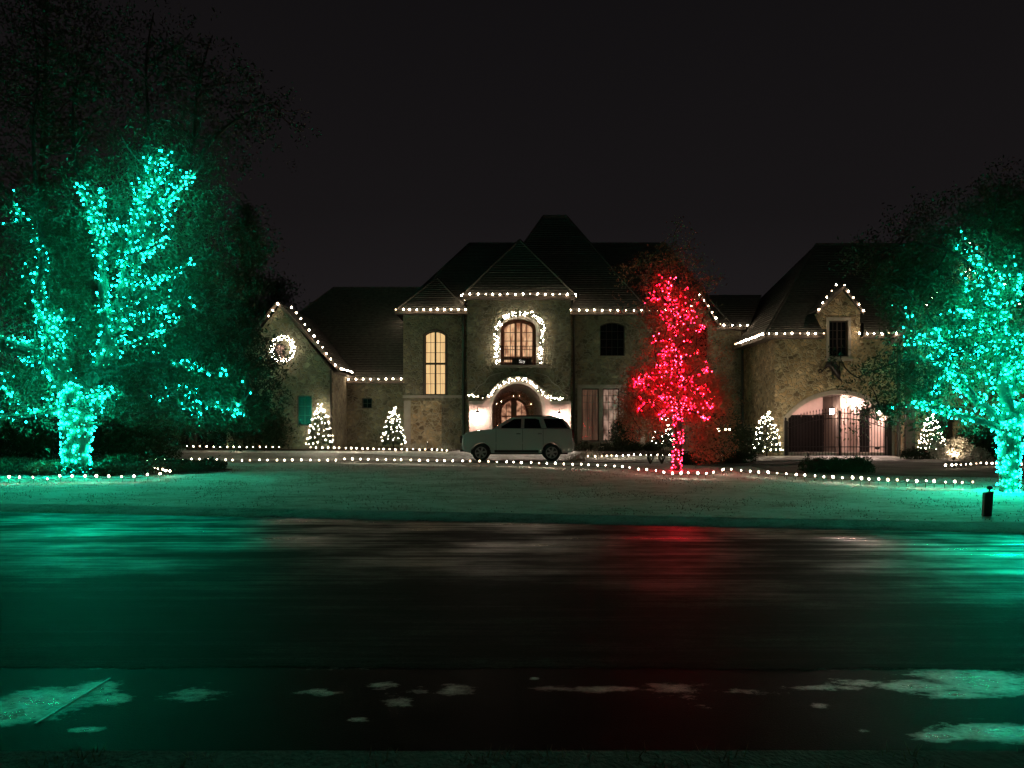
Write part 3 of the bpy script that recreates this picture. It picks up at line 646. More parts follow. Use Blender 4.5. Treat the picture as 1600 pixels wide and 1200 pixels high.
# sills and bands
flat(wx0 - .02, wx1 - .01, Z(620, Y_B) - .06, Z(619, Y_B) + .05, Y_B - .07, Y_B - .002, 'band_course', 'cast')
mb = MB(); ring_mb(mb, seg_arch(tall_c, tall_hw + .09, tz0 - .0, tzs, tri + .09), [(p[0], p[1] + (.001 if i < 2 else 0)) for i, p in enumerate(tall)], Y_B - .04, Y_B - .003); mb.build('window_surround', M['fascia'], house)
flat(aw_c - aw_hw - .1, aw_c + aw_hw + .1, awz0 - .12, awz0 - .003, Y_M - .08, Y_M - .002, 'window_sill', 'stone')
# base panel under the tall window, its patches of light put into the colour
flat(X(642, Y_B), X(690, Y_B), .3, Z(626, Y_B), Y_B - .035, Y_B - .002, 'base_panel', 'stone_lit')
flat(wx0 + .05, X(642, Y_B) - .01, .3, Z(626, Y_B), Y_B - .012, Y_B - .002, 'base_panel', 'cast')

# ---- stone portal around the front door, with cornice that rises over the arch
def eyebrow(off, x0, x1, zs_flat, n=30):
    pts = []
    for i in range(n + 1):
        x = x0 + (x1 - x0) * i / n; t = abs(x - dx_) / (dhw + .42 + off)
        z = zs_flat + off + (max(0, 1 - t ** 2.0)) ** .85 * (Z(592, Y_E) - Z(631, Y_E))
        pts.append((x, z))
    return pts
px0, px1 = X(733, Y_E - .35), X(892, Y_E - .35)
zf = Z(632, Y_E)
top_l = eyebrow(0, px0, px1, zf)
mb = MB(); panel(mb, [(px0, .3), (px1, .3)] + top_l[::-1], [door_loop], Y_E - .35, Y_E - .003); portal = mb.build('portal', M['plaster'], house)
mb = MB(); hi = [(x, z + .16) for x, z in top_l]; mb.prism([(x, z + .002) for x, z in top_l] + hi[::-1], 'y', Y_E - .50, Y_E - .003); mb.build('cornice', M['cast'], portal)
mb = MB(); ring_mb(mb, arch_loop(dx_, dhw + .16, .32, dzs, dri + .16, 20), door_loop, Y_E - .42, Y_E - .353); mb.build('archivolt', M['cast'], portal)
# porch recess
inner_loop = arch_loop(X(803.5, Y_E), 33 * Y_E / FOC, .32, dzs - .1, 34 * Y_E / FOC, 20)
mb = MB(); V = [(p[0], Y_E + .35, p[1]) for p in door_loop] + [(p[0], Y_E + 1.1, p[1]) for p in inner_loop]; nn = len(door_loop)
mb.add(V, [(i, (i + 1) % nn, nn + (i + 1) % nn, nn + i) for i in range(nn)]); mb.build('porch_vault', M['plaster'], house)
mb = MB(); mb.prism(door_loop, 'y', Y_E + 1.1, Y_E + 1.15); mb.build('porch_back', M['plaster'], house)
dl = arch_loop(dx_ - .17, .80, .4, dzs - .14, .80, 18); li = inset(dl, 0, .14)
mb = MB(); ring_mb(mb, dl, li, Y_E + .95, Y_E + 1.08); door = mb.build('front_door', M['wood'], house)
mb = MB(); mb.prism(li, 'y', Y_E + 1.06, Y_E + 1.09); mb.build('glass', M['lit_door'], door)
mb = MB()
for x, w in ((-.02, .30), (-.42, .03), (.38, .03)): mb.box((dx_ - .15 + x - w / 2, Y_E + .97, .42), (dx_ - .15 + x + w / 2, Y_E + 1.05, dzs + .55 - abs(x) * .6))
for z in (.9, 1.5, 2.1): mb.box((dx_ - .82, Y_E + .98, z), (dx_ + .5, Y_E + 1.04, z + .05))
mb.build('stile', M['wood'], door)
for k in range(3): flat(dx_ - 1.6 - .3 * k, dx_ + 1.6 + .3 * k, .0 + .15 * (2 - k) - .1, .15 * (3 - k) - .1, Y_E - .9 - .33 * k, Y_E - .57 - .33 * k if k else Y_E - .352, 'step', 'cast')
# raised scroll moulding on the wall above the portal
scr = [(731, 627), (733, 618), (742, 612), (748, 603), (757, 598), (764, 588), (775, 584), (786, 582)]
for mir in (0, 1):
    q = [((1620 - x) if mir else x, y) for x, y in scr]; q = [(min(x, 889), y) for x, y in q]
    mb = MB(); mb.tube([P(x, y, Y_E - .03) for x, y in q], .022, 5); mb.build('scroll_moulding', M['cast'], house)
# downspouts
def downspout(px, Y, z0, z1, w=.05):
    mb = MB(); x = X(px, Y); mb.tube([(x, Y, z0), (x, Y, z1 - .25), (x, Y - .02, z1)], w, 6); return mb.build('downspout', M['copper'], house)
downspout(517, Y_LG - .08, .35, lgz + .1, .055); downspout(897, Y_M - .08, .35, 7.6, .06); downspout(1160, 44.8, .3, 6.9, .07); downspout(724, Y_B - .1, .35, 7.6, .08); downspout(1404, Y_RG - .1, .1, 5.8, .09)
flat(X(1399, Y_G - .1), X(1413, Y_G - .1), .1, 5.9, Y_RG - .16, Y_RG - .003, 'pilaster', 'fascia')

# ---- roofs, laid as overlapping courses of shingle
def slope(A, B, C, D, course=.21, name='roof', t=.022):
    """A,B lower edge left/right, C,D upper edge right/left"""
    A, B, C, D = map(Vector, (A, B, C, D)); n = (B - A).cross(D - A) if (D - A).length > .01 else (B - A).cross(C - A); n.normalize()
    if n.z < 0: n = -n
    ln = max(((A + B) / 2 - (C + D) / 2).length, .3); k = max(2, int(ln / course)); mb = MB(); u = n * t
    for i in range(k):
        a, b = i / k, (i + 1) / k; l0, r0, r1, l1 = A.lerp(D, a), B.lerp(C, a), B.lerp(C, b), A.lerp(D, b)
        w = u * (1 + .25 * random.uniform(-1, 1))
        mb.add([l0 + w, r0 + w, r1, l1, l0, r0], [(0, 1, 2, 3), (4, 5, 1, 0)])
    return mb.build(name, M['shingle'], house, fix=False)
def hipcap(a, b, r=.07):
    mb = MB(); mb.tube([a, b], r, 5); mb.build('ridge_cap', M['shingle'], house)
def eave(x0, x1, Ye, z, Yw):
    mb = MB(); mb.box((x0, Ye, z - .16), (x1, Ye + .03, z + .03)); mb.box((x0, Ye + .031, z - .16), (x1, Yw, z - .12)); return mb.build('eave', M['fascia'], house)
# entry hip
eYe, ez = 41.62, 8.36; eL, eR = X(722, eYe), X(900, eYe); ap = (X(812, 45), 45, Z(375, 45)); ap2 = (ap[0], 50, ap[2])
slope((eL, eYe, ez), (eR, eYe, ez), ap, ap); slope((eL, 50, ez), (eL, eYe, ez), ap, ap2); slope((eR, eYe, ez), (eR, 50, ez), ap2, ap)
hipcap((eL, eYe, ez + .03), ap); hipcap((eR, eYe, ez + .03), ap); eave(eL, eR, eYe, ez, Y_E)
mb = MB(); mb.box((eL, eYe + .032, ez - .16), (eL + .03, 50, ez + .03)); mb.box((eR - .03, eYe + .032, ez - .16), (eR, 50, ez + .03)); mb.build('eave', M['fascia'], house)
# bay hip
bYe, bz = 42.62, 7.72; bL = X(617, bYe); bR = ex0 - .01; bap = (X(683, 45.3), 45.3, Z(434, 45.3))
slope((bL, bYe, bz), (bR, bYe, bz), bap, bap); slope((bL, 49, bz), (bL, bYe, bz), bap, (bap[0], 49, bap[2])); hipcap((bL, bYe, bz + .03), bap); hipcap((bR, bYe, bz + .03), bap); eave(bL, bR, bYe, bz, Y_B)
mb = MB(); mb.box((bL, bYe + .032, bz - .16), (bL + .03, 49, bz + .03)); mb.build('eave', M['fascia'], house)
# main hip
mYe, mz = 42.62, 7.68; rl_, rr_ = (X(733, 50), 50, Z(381, 50)), (X(1040, 50), 50, Z(381, 50))
slope((bL + .02, mYe + .15, mz), (10.95, mYe, mz), rr_, rl_); slope((bL, 57, mz), (bL, mYe + .15, mz), rl_, rl_)
slope((10.95, mYe, mz), (12.3, 44.62, 7.2), rr_, rr_); slope((12.3, 44.62, 7.2), (12.3, 56, 7.2), rr_, rr_)
hipcap((bL, mYe + .15, mz), rl_); hipcap(rl_, rr_, .09); hipcap((11.6, 43.6, 7.44), rr_)
eave(ex1 + .01, gx0 - .2, mYe, mz, Y_M)
# pavilion
pl_, pr_ = (X(848, 50), 50, Z(339, 50)), (X(886, 50), 50, Z(339, 50))
slope((-1.9, 42.68, 7.72), (7.3, 42.68, 7.72), pr_, pl_); slope((7.3, 42.68, 7.72), (7.3, 57, 7.7), pr_, pr_); slope((-1.9, 57, 7.7), (-1.9, 42.68, 7.72), pl_, pl_)
hipcap(pl_, pr_, .13); hipcap((7.3, 42.68, 7.72), pr_); hipcap((-1.9, 42.68, 7.72), pl_)
# little gable at the right end of the main block
gr_ = (gxc, 42.25, 8.62)
slope((gx0 - .2, 42.2, 6.9), (gx0 - .2, 46, 6.9), (gxc, 46, 8.55), (gxc, 42.2, 8.55)); slope((gx1 + .12, 46, 6.9), (gx1 + .12, 42.2, 6.9), (gxc, 42.2, 8.55), (gxc, 46, 8.55))
def rake(a, c, b, Y, d=.30):
    mb = MB()
    for p, q in ((a, c), (c, b)):
        p, q = Vector(p), Vector(q); mb.add([(p.x, Y, p.y), (q.x, Y, q.y), (q.x, Y, q.y - .2), (p.x, Y, p.y - .2), (p.x, Y + .05, p.y), (q.x, Y + .05, q.y), (q.x, Y + .05, q.y - .2), (p.x, Y + .05, p.y - .2)],
                                            [(0, 1, 2, 3), (7, 6, 5, 4), (0, 4, 5, 1), (3, 2, 6, 7), (0, 3, 7, 4), (1, 5, 6, 2)])
    return mb.build('rake_board', M['fascia'], house)
rake((gx0 - .2, 6.93), (gxc, 8.58), (gx1 + .12, 6.93), 42.2)
# link roof
slope((mx1 - .2, 44.62, 7.12), (13.2, 44.62, 7.12), (14.6, 47, Z(461, 47)), (mx1 + .3, 47, Z(461, 47))); eave(mx1 + .01, 13.0, 44.62, 7.12, Y_L)
slope((mx1 + 1.2, 47, Z(461, 47)), (14.6, 47, Z(461, 47)), (14.6, 49, 8), (mx1 + 1, 49, 8))
# garage hip and its wall dormer
gYe, gz = 39.12, 6.04; gl_, gr2 = (X(1275, 46), 46, Z(382, 46)), (X(1436, 46), 46, Z(382, 46))
gL = X(1195, gYe)
slope((gL, gYe, gz), (dd0 - .02, gYe, gz), (gl_[0] * .55 + gr2[0] * .45, 46, gl_[2]), gl_)
slope((dd1 + .02, gYe, gz), (27.5, gYe, gz), gr2, (gl_[0] * .55 + gr2[0] * .45, 46, gl_[2]))
TT = Vector((gl_[0] * .55 + gr2[0] * .45, 46, gl_[2])); slope(Vector((dd0 - .02, gYe, gz)).lerp(TT, .12), Vector((dd1 + .02, gYe, gz)).lerp(TT, .12), TT, TT)
slope((gL, 53, gz), (gL, gYe, gz), gl_, gl_); slope((27.5, gYe, gz), (27.5, 53, gz), gr2, gr2); hipcap(gl_, gr2, .09); hipcap((gL, gYe, gz + .03), gl_)
eave(gL, dd0 - .003, gYe, gz, Y_G); eave(dd1 + .003, ga1, gYe, gz, Y_G)
mb = MB(); mb.box((gL, gYe + .032, gz - .16), (gL + .03, 50, gz + .03)); mb.box((gL + .031, Y_G, gz - .16), (ga0, Y_L, gz - .12)); mb.build('eave', M['fascia'], house)
dA, dC, dB = (X(1277, gYe), Z(486, gYe)), (ddc, Z(446, gYe)), (X(1350, gYe), Z(486, gYe))
slope((dA[0], gYe, dA[1]), (dA[0], 44, dA[1]), (dC[0], 44, dC[1]), (dC[0], gYe, dC[1])); slope((dB[0], 44, dB[1]), (dB[0], gYe, dB[1]), (dC[0], gYe, dC[1]), (dC[0], 44, dC[1])); rake((dA[0], dA[1] + .02), (dC[0], dC[1] + .02), (dB[0], dB[1] + .02), gYe)
# right gable wing roof
rY = 38.1; ra, rc, rb = (X(1404, rY), Z(536, rY)), (X(1521, rY), Z(373, rY)), (X(1640, rY), Z(536, rY))
slope((ra[0], rY, ra[1]), (ra[0], 47, ra[1]), (rc[0], 47, rc[1]), (rc[0], rY, rc[1])); slope((rb[0], 47, rb[1]), (rb[0], rY, rb[1]), (rc[0], rY, rc[1]), (rc[0], 47, rc[1])); rake((ra[0], ra[1] + .02), (rc[0], rc[1] + .02), (rb[0], rb[1] + .02), rY)
# left wing roof and left gable roof
lYe, lz = 43.12, 4.06; l1_, l2_ = (X(521, 49), 49, Z(450, 49)), (X(656, 49), 49, Z(450, 49))
slope((-16.4, lYe, lz), (wx0 - .01, lYe, lz), l2_, l1_); slope((-16.4, 55, lz), (-16.4, lYe, lz), l1_, l1_); hipcap(l1_, l2_, .08); hipcap((-16.4, lYe, lz), l1_); eave(lg1 + .01, wx0 - .01, lYe, lz, Y_W)
qY = 39.6; qa, qc, qb = (X(344, qY), Z(577, qY)), (lgc, Z(471, qY)), (X(531, qY), Z(577, qY))
slope((qa[0], qY, qa[1]), (qa[0], 47.5, qa[1]), (qc[0], 47.5, qc[1]), (qc[0], qY, qc[1])); slope((qb[0], 47.5, qb[1]), (qb[0], qY, qb[1]), (qc[0], qY, qc[1]), (qc[0], 47.5, qc[1])); rake((qa[0], qa[1] + .02), (qc[0], qc[1] + .02), (qb[0], qb[1] + .02), qY)
mb = MB(); mb.box((lg1, Y_LG + .02, qb[1] - .16), (qb[0], Y_W, qb[1] - .12)); mb.build('eave', M['fascia'], house)

# ------------------------------------------------------------------ light strings
def light_string(label, pts, me, group=None, wire=True, cap=300, jit=.014, name='light_string', wr=.008):
    pts = [Vector(p) for p in pts]; c = Vector(pts[len(pts) // 2])
    t = thing(name, c, label, 'string lights', group)
    if wire:
        w = MB()
        wp = []
        for i, p in enumerate(pts):
            wp.append(p + Vector((0, .03, -.03)))
            if i < len(pts) - 1: wp.append((p + pts[i + 1]) / 2 + Vector((0, .02, -.055)))
        if len(wp) > 1: w.tube(wp, wr, 4)
        w.build('wire', M['wire'], t)
    for p in pts[:cap]:
        put_bulb(BM_DIM if random.random() < .09 else me, p + Vector((random.uniform(-2, 2) * jit, 0, random.uniform(-jit, jit))), t, (random.uniform(-.5, .5), random.uniform(-.5, .5), 0), random.choice((.65, .85, 1, 1, 1.05, 1.25)))
    return t
def run(a, b, n, Y, Yb=None):
    Yb = Y if Yb is None else Yb
    A, B = P(a[0], a[1], Y), P(b[0], b[1], Yb); return [A.lerp(B, i / (n - 1)) for i in range(n)]
GE = 'warm white bulb strings along the eaves'
zE = ez + .07
def erow(px0, px1, n, Y, z): return [Vector((X(px0 + (px1 - px0) * i / (n - 1), Y), Y, z)) for i in range(n)]
light_string('bulb string along the entry tower eave, above the balcony door', [Vector((eL - .03, y, zE)) for y in (43.4, 43.0, 42.6, 42.2, 41.9)] + erow(723, 899, 16, eYe - .05, zE) + [Vector((eR + .03, y, zE)) for y in (41.9, 42.3)], BM_EAVE, GE)
light_string('bulb string along the eave over the tall lit window', [Vector((bL - .03, y, bz + .07)) for y in (47, 46.5, 46, 45.5, 45, 44.5, 44, 43.6, 43.2, 42.9)] + erow(619, 727, 11, bYe - .05, bz + .07), BM_EAVE, GE)
light_string('bulb string along the main eave over the dark arched window', erow(892, 1052, 14, mYe - .05, mz + .07), BM_EAVE, GE)
q = run((1093, 460), (1125, 506), 6, 42.14)
light_string('bulb string over the small gable behind the red lit tree', [Vector((gx0 - .2, y, 6.96)) for y in (43.6, 43.2, 42.8, 42.5)] + run((1060, 507), (1086, 467), 5, 42.14) + q, BM_EAVE, GE)
light_string('bulb string on the low link eave left of the garage wing', erow(1119, 1181, 6, 44.56, 7.2), BM_EAVE, GE)
light_string('bulb string round the corner eave of the garage wing', [Vector((gL - .04, y, gz + .07)) for y in lin(44.2, 39.3, 17)] + erow(1201, 1287, 8, gYe - .05, gz + .07), BM_EAVE, GE)
light_string('bulb string on the garage eave right of the wall dormer', erow(1343, 1400, 6, gYe - .05, gz + .07), BM_EAVE, GE)
light_string('bulb string outlining the wall dormer above the arched gate', run((1279, 483), (1307, 445), 5, gYe - .06) + run((1319, 445), (1349, 485), 5, gYe - .06), BM_EAVE, GE)
light_string('bulb string up the gable behind the green lit tree with the thinner trunk', run((1441, 487), (1516, 381), 11, rY - .06) + run((1526, 381), (1600, 485), 11, rY - .06), BM_EAVE, GE)
light_string('bulb string outlining the gable that carries the wreath', run((420, 494), (434, 475), 3, qY - .06) + run((456, 480), (524, 570), 11, qY - .06) + [Vector((qb[0] + .03, y, qb[1] + .05)) for y in (39.8, 40.2, 40.6, 41.0, 41.5, 42.0, 42.6)], BM_EAVE, GE)
light_string('bulb string along the low eave right of the wreath gable', erow(522, 626, 10, lYe - .05, lz + .07), BM_EAVE, GE)

GP = 'warm white bulb strings staked along the ground'
def ground_row(label, poly, step, lift=.13, Yfix=None, me=BM_PATH):
    """poly = photo points of the bulbs; each bulb stands on a stake lift metres above the ground below it"""
    pts = []; acc = 0.0
    def loc(px, py):
        if Yfix: Y = Yfix
        else:
            Y = 30.0
            for _ in range(12): Y = (CZ - G(X(px, Y), Y) - .03 - lift) * FOC / max(8, (py - HZ))
            Y = min(Y, 33.4)
        x = X(px, Y); return Vector((x, Y, G(x, Y) + .03 + lift))
    for i in range(len(poly) - 1):
        a, b = poly[i], poly[i + 1]; d = math.dist(a, b); s = (step - acc) if i else 0
        while s < d:
            f = s / d; pts.append(loc(a[0] + (b[0] - a[0]) * f + random.uniform(-.8, .8), a[1] + (b[1] - a[1]) * f)); s += step * random.uniform(.93, 1.07)
        acc = d - (s - step)
    t = light_string(label, pts, me, GP, jit=.012)
    mb = MB()
    for p in pts: mb.tube([p + Vector((0, .01, -lift - .02)), p + Vector((0, .01, -.02))], .006, 4)
    mb.build('stakes', M['wire'], t)['kind'] = 'stuff'
    return t
ground_row('bulb string at the front of the bed under the big green lit tree', [(-30, 745), (50, 745), (68, 749), (90, 744), (112, 744), (157, 744), (198, 745), (216, 744), (238, 741), (252, 739), (262, 737)], 20)
ground_row('short bulb string curling round the end of the left bed', [(264, 736), (258, 735), (252, 733), (243, 732), (235, 730)], 6)
ground_row('small bulb loop at the back corner of the left bed', [(204, 724), (208, 720.5), (216, 720.5), (214, 727), (209, 727)], 6)
ground_row('long bulb string along the lawn edge in front of the white car', [(230, 719), (290, 717.5), (400, 716.5), (500, 716.5), (600, 718), (700, 719.5), (800, 722), (900, 725), (960, 728), (983, 729), (986, 732), (1000, 733), (1030, 736), (1048, 739), (1105, 739), (1124, 738), (1130, 734)], 13.2)
ground_row('bulb string along the lawn edge in front of the clipped hedge', [(1130, 733), (1143, 733), (1156, 734), (1170, 736), (1200, 738), (1250, 742), (1300, 745), (1350, 748), (1400, 750), (1450, 752), (1528, 754)], 14.5)
def bed_row(label, poly, step, Y, lift=.11):
    pts = []
    for i in range(len(poly) - 1):
        a, b = poly[i], poly[i + 1]; n = max(1, round(math.dist(a[:2], b[:2]) / step)); pts += [(a[0] + (b[0] - a[0]) * k / n + random.uniform(-.6, .6), a[1] + (b[1] - a[1]) * k / n) for k in range(n)]
    P3 = []
    for px, py in pts:
        x = X(px, Y); P3.append(Vector((x, Y, max(G(x, Y) + .06, min(Z(py, Y), G(x, Y) + .26)))))
    return light_string(label, P3, BM_PATH, GP, jit=.012)
bed_row('bulb string along the shrub bed behind the drive, below the wreath gable', [(291, 697), (334, 698), (446, 698.5)], 9.8, 39.2)
bed_row('bulb string on the bed below the two small left conifers', [(486, 699), (540, 700), (600, 701.5), (645, 704), (675, 708), (690, 710), (706, 708)], 9.2, 39.3)
bed_row('bulb string on the bed below the tall brown framed windows', [(918, 713), (940, 712.5), (964, 712), (1000, 710.5), (1064, 711)], 9, 38.4)
bed_row('bulb string on the bed edge below the dark shrubs right of the red tree', [(1094, 711), (1126, 712), (1152, 714), (1180, 715.5)], 9.5, 37.6)
ground_row('bulb string at the edge of the floodlit shrub bed at right', [(1478, 727), (1495, 726), (1530, 723.5), (1560, 724), (1640, 727)], 8, .12)

# ------------------------------------------------------------------ wreath and garlands
def greens(name, path, rad, label, cat, nb, me, m='hedge', leaf=.05, per=220, closed=False, front=.9, group=None, bs=1.0):
    path = [Vector(p) for p in path]; c = sum(path, Vector()) / len(path); t = thing(name, c, label, cat, group)
    n = len(path); L = sum((path[(i + 1) % n] - path[i]).length for i in range(n if closed else n - 1))
    def at():
        i = random.randrange(n if closed else n - 1); return path[i].lerp(path[(i + 1) % n], random.random())
    C = np.array([at() + Vector((random.gauss(0, rad * .5), random.gauss(0, rad * .35) - .02, random.gauss(0, rad * .5))) for _ in range(int(L * per))])
    leaves('foliage', C, leaf, M[m], t, aspect=.3)
    mb = MB(); mb.tube(path, .02, 5, closed); mb.build('stem', M['wire'], t)
    for _ in range(nb):
        p = at(); a = random.uniform(0, 6.28); q = rad * random.uniform(.35, 1.0)
        put_bulb(me, p + Vector((math.cos(a) * q, -rad * front * random.uniform(.5, .95), math.sin(a) * q)), t, sc=bs * random.uniform(.8, 1.2))
    return t
wc = P(442, 545, Y_LG - .18)
greens('wreath', [wc + Vector((math.cos(a) * .54, 0, math.sin(a) * .56)) for a in [2 * math.pi * i / 28 for i in range(28)]], .15, 'evergreen wreath with white lights hung on the left gable wall', 'wreath', 150, BM_MINI, closed=True, group='lit wreaths', bs=.8)
wc = P(1521, 438, Y_RG - .18)
greens('wreath', [wc + Vector((math.cos(a) * .45, 0, math.sin(a) * .45)) for a in [2 * math.pi * i / 24 for i in range(24)]], .14, 'lit wreath high on the gable half hidden by the green lit tree', 'wreath', 70, BM_MINI, closed=True, group='lit wreaths', bs=.8)
gY = Y_E - .16
greens('garland', [P(x, y, gY) for x, y in [(779, 572), (776, 555), (777, 540), (775, 525), (778, 512), (783, 501), (792, 494), (805, 491), (820, 490), (832, 491), (842, 498), (848, 508), (847, 522), (846, 540), (844, 555), (844, 569)]], .15,
       'lit garland framing the balcony door', 'garland', 175, BM_MINI, bs=1.05)
greens('garland', [P(x, y, Y_E - .45) for x, y in [(731, 617), (740, 619), (752, 620), (764, 618), (771, 612), (778, 604), (788, 597), (800, 593), (812, 591.5), (824, 594), (834, 600), (842, 608), (850, 617), (858, 622), (870, 624), (882, 621)]], .10,
       'lit garland lying on the cornice over the front door', 'garland', 120, BM_MINI, bs=.85)
greens('garland', [Vector((dx_ - .15 + .92, Y_E + .5, dzs - z)) for z in (1.5, 1.1, .7, .3)] + [Vector((dx_ - .15 + .92 * math.cos(a), Y_E + .5, dzs + -.1 + .92 * math.sin(a))) for a in lin(0, math.pi, 20)] + [Vector((dx_ - .15 - .92, Y_E + .5, dzs - z)) for z in (.3, .7, 1.1, 1.5)], .20,
       'dark unlit garland arched around the front door', 'garland', 7, BM_MINI, m='leaf_red', per=700, leaf=.05, bs=.6)

# ------------------------------------------------------------------ lanterns
def lantern(label, p, hang=False, s=1.0, gm='clear'):
    t = thing('wall_lantern' if not hang else 'hanging_lantern', p, label, 'lantern', 'lit lanterns'); p = Vector(p)
    mb = MB(); w, h = .085 * s, .15 * s; mb.box(p - Vector((w, w, h)), p + Vector((w, w, h))); mb.build('glass', M[gm], t)
    mb = MB()
    for a in (-1, 1):
        for b in (-1, 1): mb.box(p + Vector((a * (w + .012) - .01, b * (w + .012) - .01, -h - .02)), p + Vector((a * (w + .012) + .01, b * (w + .012) + .01, h + .02)))
    mb.build('frame', M['iron'], t)
    mb = MB(); z = p.z + h + .022; k = w + .05; mb.add([(p.x - k, p.y - k, z), (p.x + k, p.y - k, z), (p.x + k, p.y + k, z), (p.x - k, p.y + k, z), (p.x, p.y, z + .14)], [(3, 2, 1, 0), (0, 1, 4), (1, 2, 4), (2, 3, 4), (3, 0, 4)]); mb.build('cap', M['iron'], t)
    mb = MB()
    if hang: mb.tube([(p.x, p.y, z + .1), (p.x, p.y, 3.6)], .012, 5)
    else: mb.tube([(p.x, p.y, z + .12), (p.x, p.y, z + .24), (p.x, p.y + .12, z + .27), (p.x, p.y + .34, z + .18)], .015, 5)
    mb.build('bracket', M['iron'], t); return t
lantern('lit lantern on the pale wall left of the front door', P(746, 650, Y_E - .66))
lantern('lit lantern on the pale wall right of the front door', P(874, 652, Y_E - .66), s=1.1)
lantern('lit lantern hanging in the arched passage behind the gate', P(1300, 643, 42.2), True, .85, 'clear_hot')
lantern('lit lantern on the right wall inside the gated passage', (18.30, 40.15, 2.35), s=.9, gm='clear_hot')
lantern('lit lantern high on the far right wall of the gated passage', (18.28, 43.4, 2.95), s=.9, gm='clear_hot')
t = thing('ceiling_light', P(1309, 613.5, Y_G + .55), 'small round ceiling light under the crown of the gated arch', 'ceiling light')
c = P(1309, 613.5, Y_G + .9); c.z = 3.60; mb = MB(); mb.ellip(c, (.12, .12, .05)); mb.build('lens', M['clear'], t); mb = MB(); mb.tube([c + Vector((.14 * math.cos(a), .14 * math.sin(a), .01)) for a in lin(0, 5.9, 16)], .015, 4, True); mb.build('trim', M['iron'], t)

# ------------------------------------------------------------------ iron gate, two leaves
def gate_top(px): 
    u = (px - 1308) / 80.0; return Z(640 + 17 * u * u, 39.3)
def gate_leaf(label, pa, pb, n):
    Y = 39.3; t = thing('driveway_gate', (X(pa, Y), Y, .14), label, 'gate', 'iron gate leaves')
    zb = .17
    for k in range(n):
        px = pa + (pb - pa) * (k + .5) / n; x = X(px, Y); mb = MB(); zt = gate_top(px); mb.box((x - .011, Y - .011, zb), (x + .011, Y + .011, zt)); b = mb.build('bar', M['iron'], t)
        mb = MB(); mb.add([(x - .03, Y, zt), (x, Y - .012, zt), (x + .03, Y, zt), (x, Y + .012, zt), (x, Y, zt + .11), (x, Y, zt - .04)], [(0, 1, 4), (1, 2, 4), (2, 3, 4), (3, 0, 4), (1, 0, 5), (2, 1, 5), (3, 2, 5), (0, 3, 5)]); mb.build('finial', M['iron'], b)
    for dz in (-.16, -.42):
        mb = MB(); mb.tube([(X(px, Y), Y - .014, gate_top(px) + dz) for px in lin(pa, pb, 9)], .02, 5); mb.build('rail', M['iron'], t)
    mb = MB(); mb.box((X(pa, Y), Y - .02, zb + .40), (X(pb, Y), Y + .02, zb + .44)); mb.build('rail', M['iron'], t)
    mb = MB(); mb.box((X(pa, Y), Y - .02, zb - .03), (X(pb, Y), Y + .02, zb + .01)); mb.build('rail', M['iron'], t)
    for px in (pa, pb):
        mb = MB(); x = X(px, Y); mb.box((x - .03, Y - .03, zb - .03), (x + .03, Y + .03, gate_top(px) - .05)); mb.build('stile', M['iron'], t)
    return t
gate_leaf('left leaf of the black iron gate in front of the dark garage door', 1230, 1311.4, 17); gl = gate_leaf('right leaf of the black iron gate in front of the bright passage', 1312.6, 1383, 15)
mb = MB(); mb.ellip(P(1371, 700, 39.25), (.13, .04, .08)); mb.build('lock', M['iron'], gl)
for px, lb, w in ((1227.4, 'slim black iron gate post left of the left gate leaf', .05), (1389, 'thick black iron gate post with control box right of the gate', .10)):
    t = thing('gate_post', (X(px, 39.3), 39.3, .14), lb, 'gate post', 'gate posts'); x = X(px, 39.3)
    mb = MB(); mb.box((x - w, 39.3 - w, .12), (x + w, 39.3 + w, Z(657, 39.3))); mb.build('post', M['iron'], t)
    mb = MB(); mb.ellip((x, 39.3, Z(657, 39.3) + .07), (w, w, .08)); mb.build('finial', M['iron'], t)
    if w > .08: mb = MB(); mb.box((x - w - .10, 39.13, Z(683, 39.3)), (x - w + .02, 39.19, Z(668, 39.3))); mb.build('control_box', M['blackplastic'], t)
# iron beast hung on the garage wall under the dormer window
t = thing('wall_sculpture', P(1302, 580, Y_G - .2), 'dark iron beast ornament with a curled tail hung under the dormer window', 'ornament')
mb = MB(); bp_ = [P(x, y, Y_G - .2) for x, y in [(1290, 573), (1294, 569), (1300, 570), (1305, 576), (1309, 584), (1312, 593)]]; mb.tube(bp_, [.05, .14, .20, .21, .15, .04], 10); mb.build('body', M['iron'], t, smooth=True)
mb = MB(); mb.tube([P(x, y, Y_G - .2) for x, y in [(1292, 574), (1287, 577), (1284, 581), (1280, 582), (1279, 579), (1282, 577), (1284, 579)]], .035, 6); mb.build('tail', M['iron'], t)
mb = MB()
for q in ([(1300, 571), (1297, 564), (1293, 561)], [(1304, 573), (1306, 566), (1303, 562)], [(1308, 580), (1312, 574), (1311, 565)], [(1311, 590), (1316, 597), (1314, 601)], [(1301, 580), (1302, 590), (1300, 594)]): mb.tube([P(x, y, Y_G - .2) for x, y in q], [.04, .03, .012], 5)
mb.build('limbs', M['iron'], t)
mb = MB(); mb.tube([P(1304, 578, Y_G - .19), P(1304, 578, Y_G - .003)], .03, 6); mb.build('bracket', M['iron'], t)

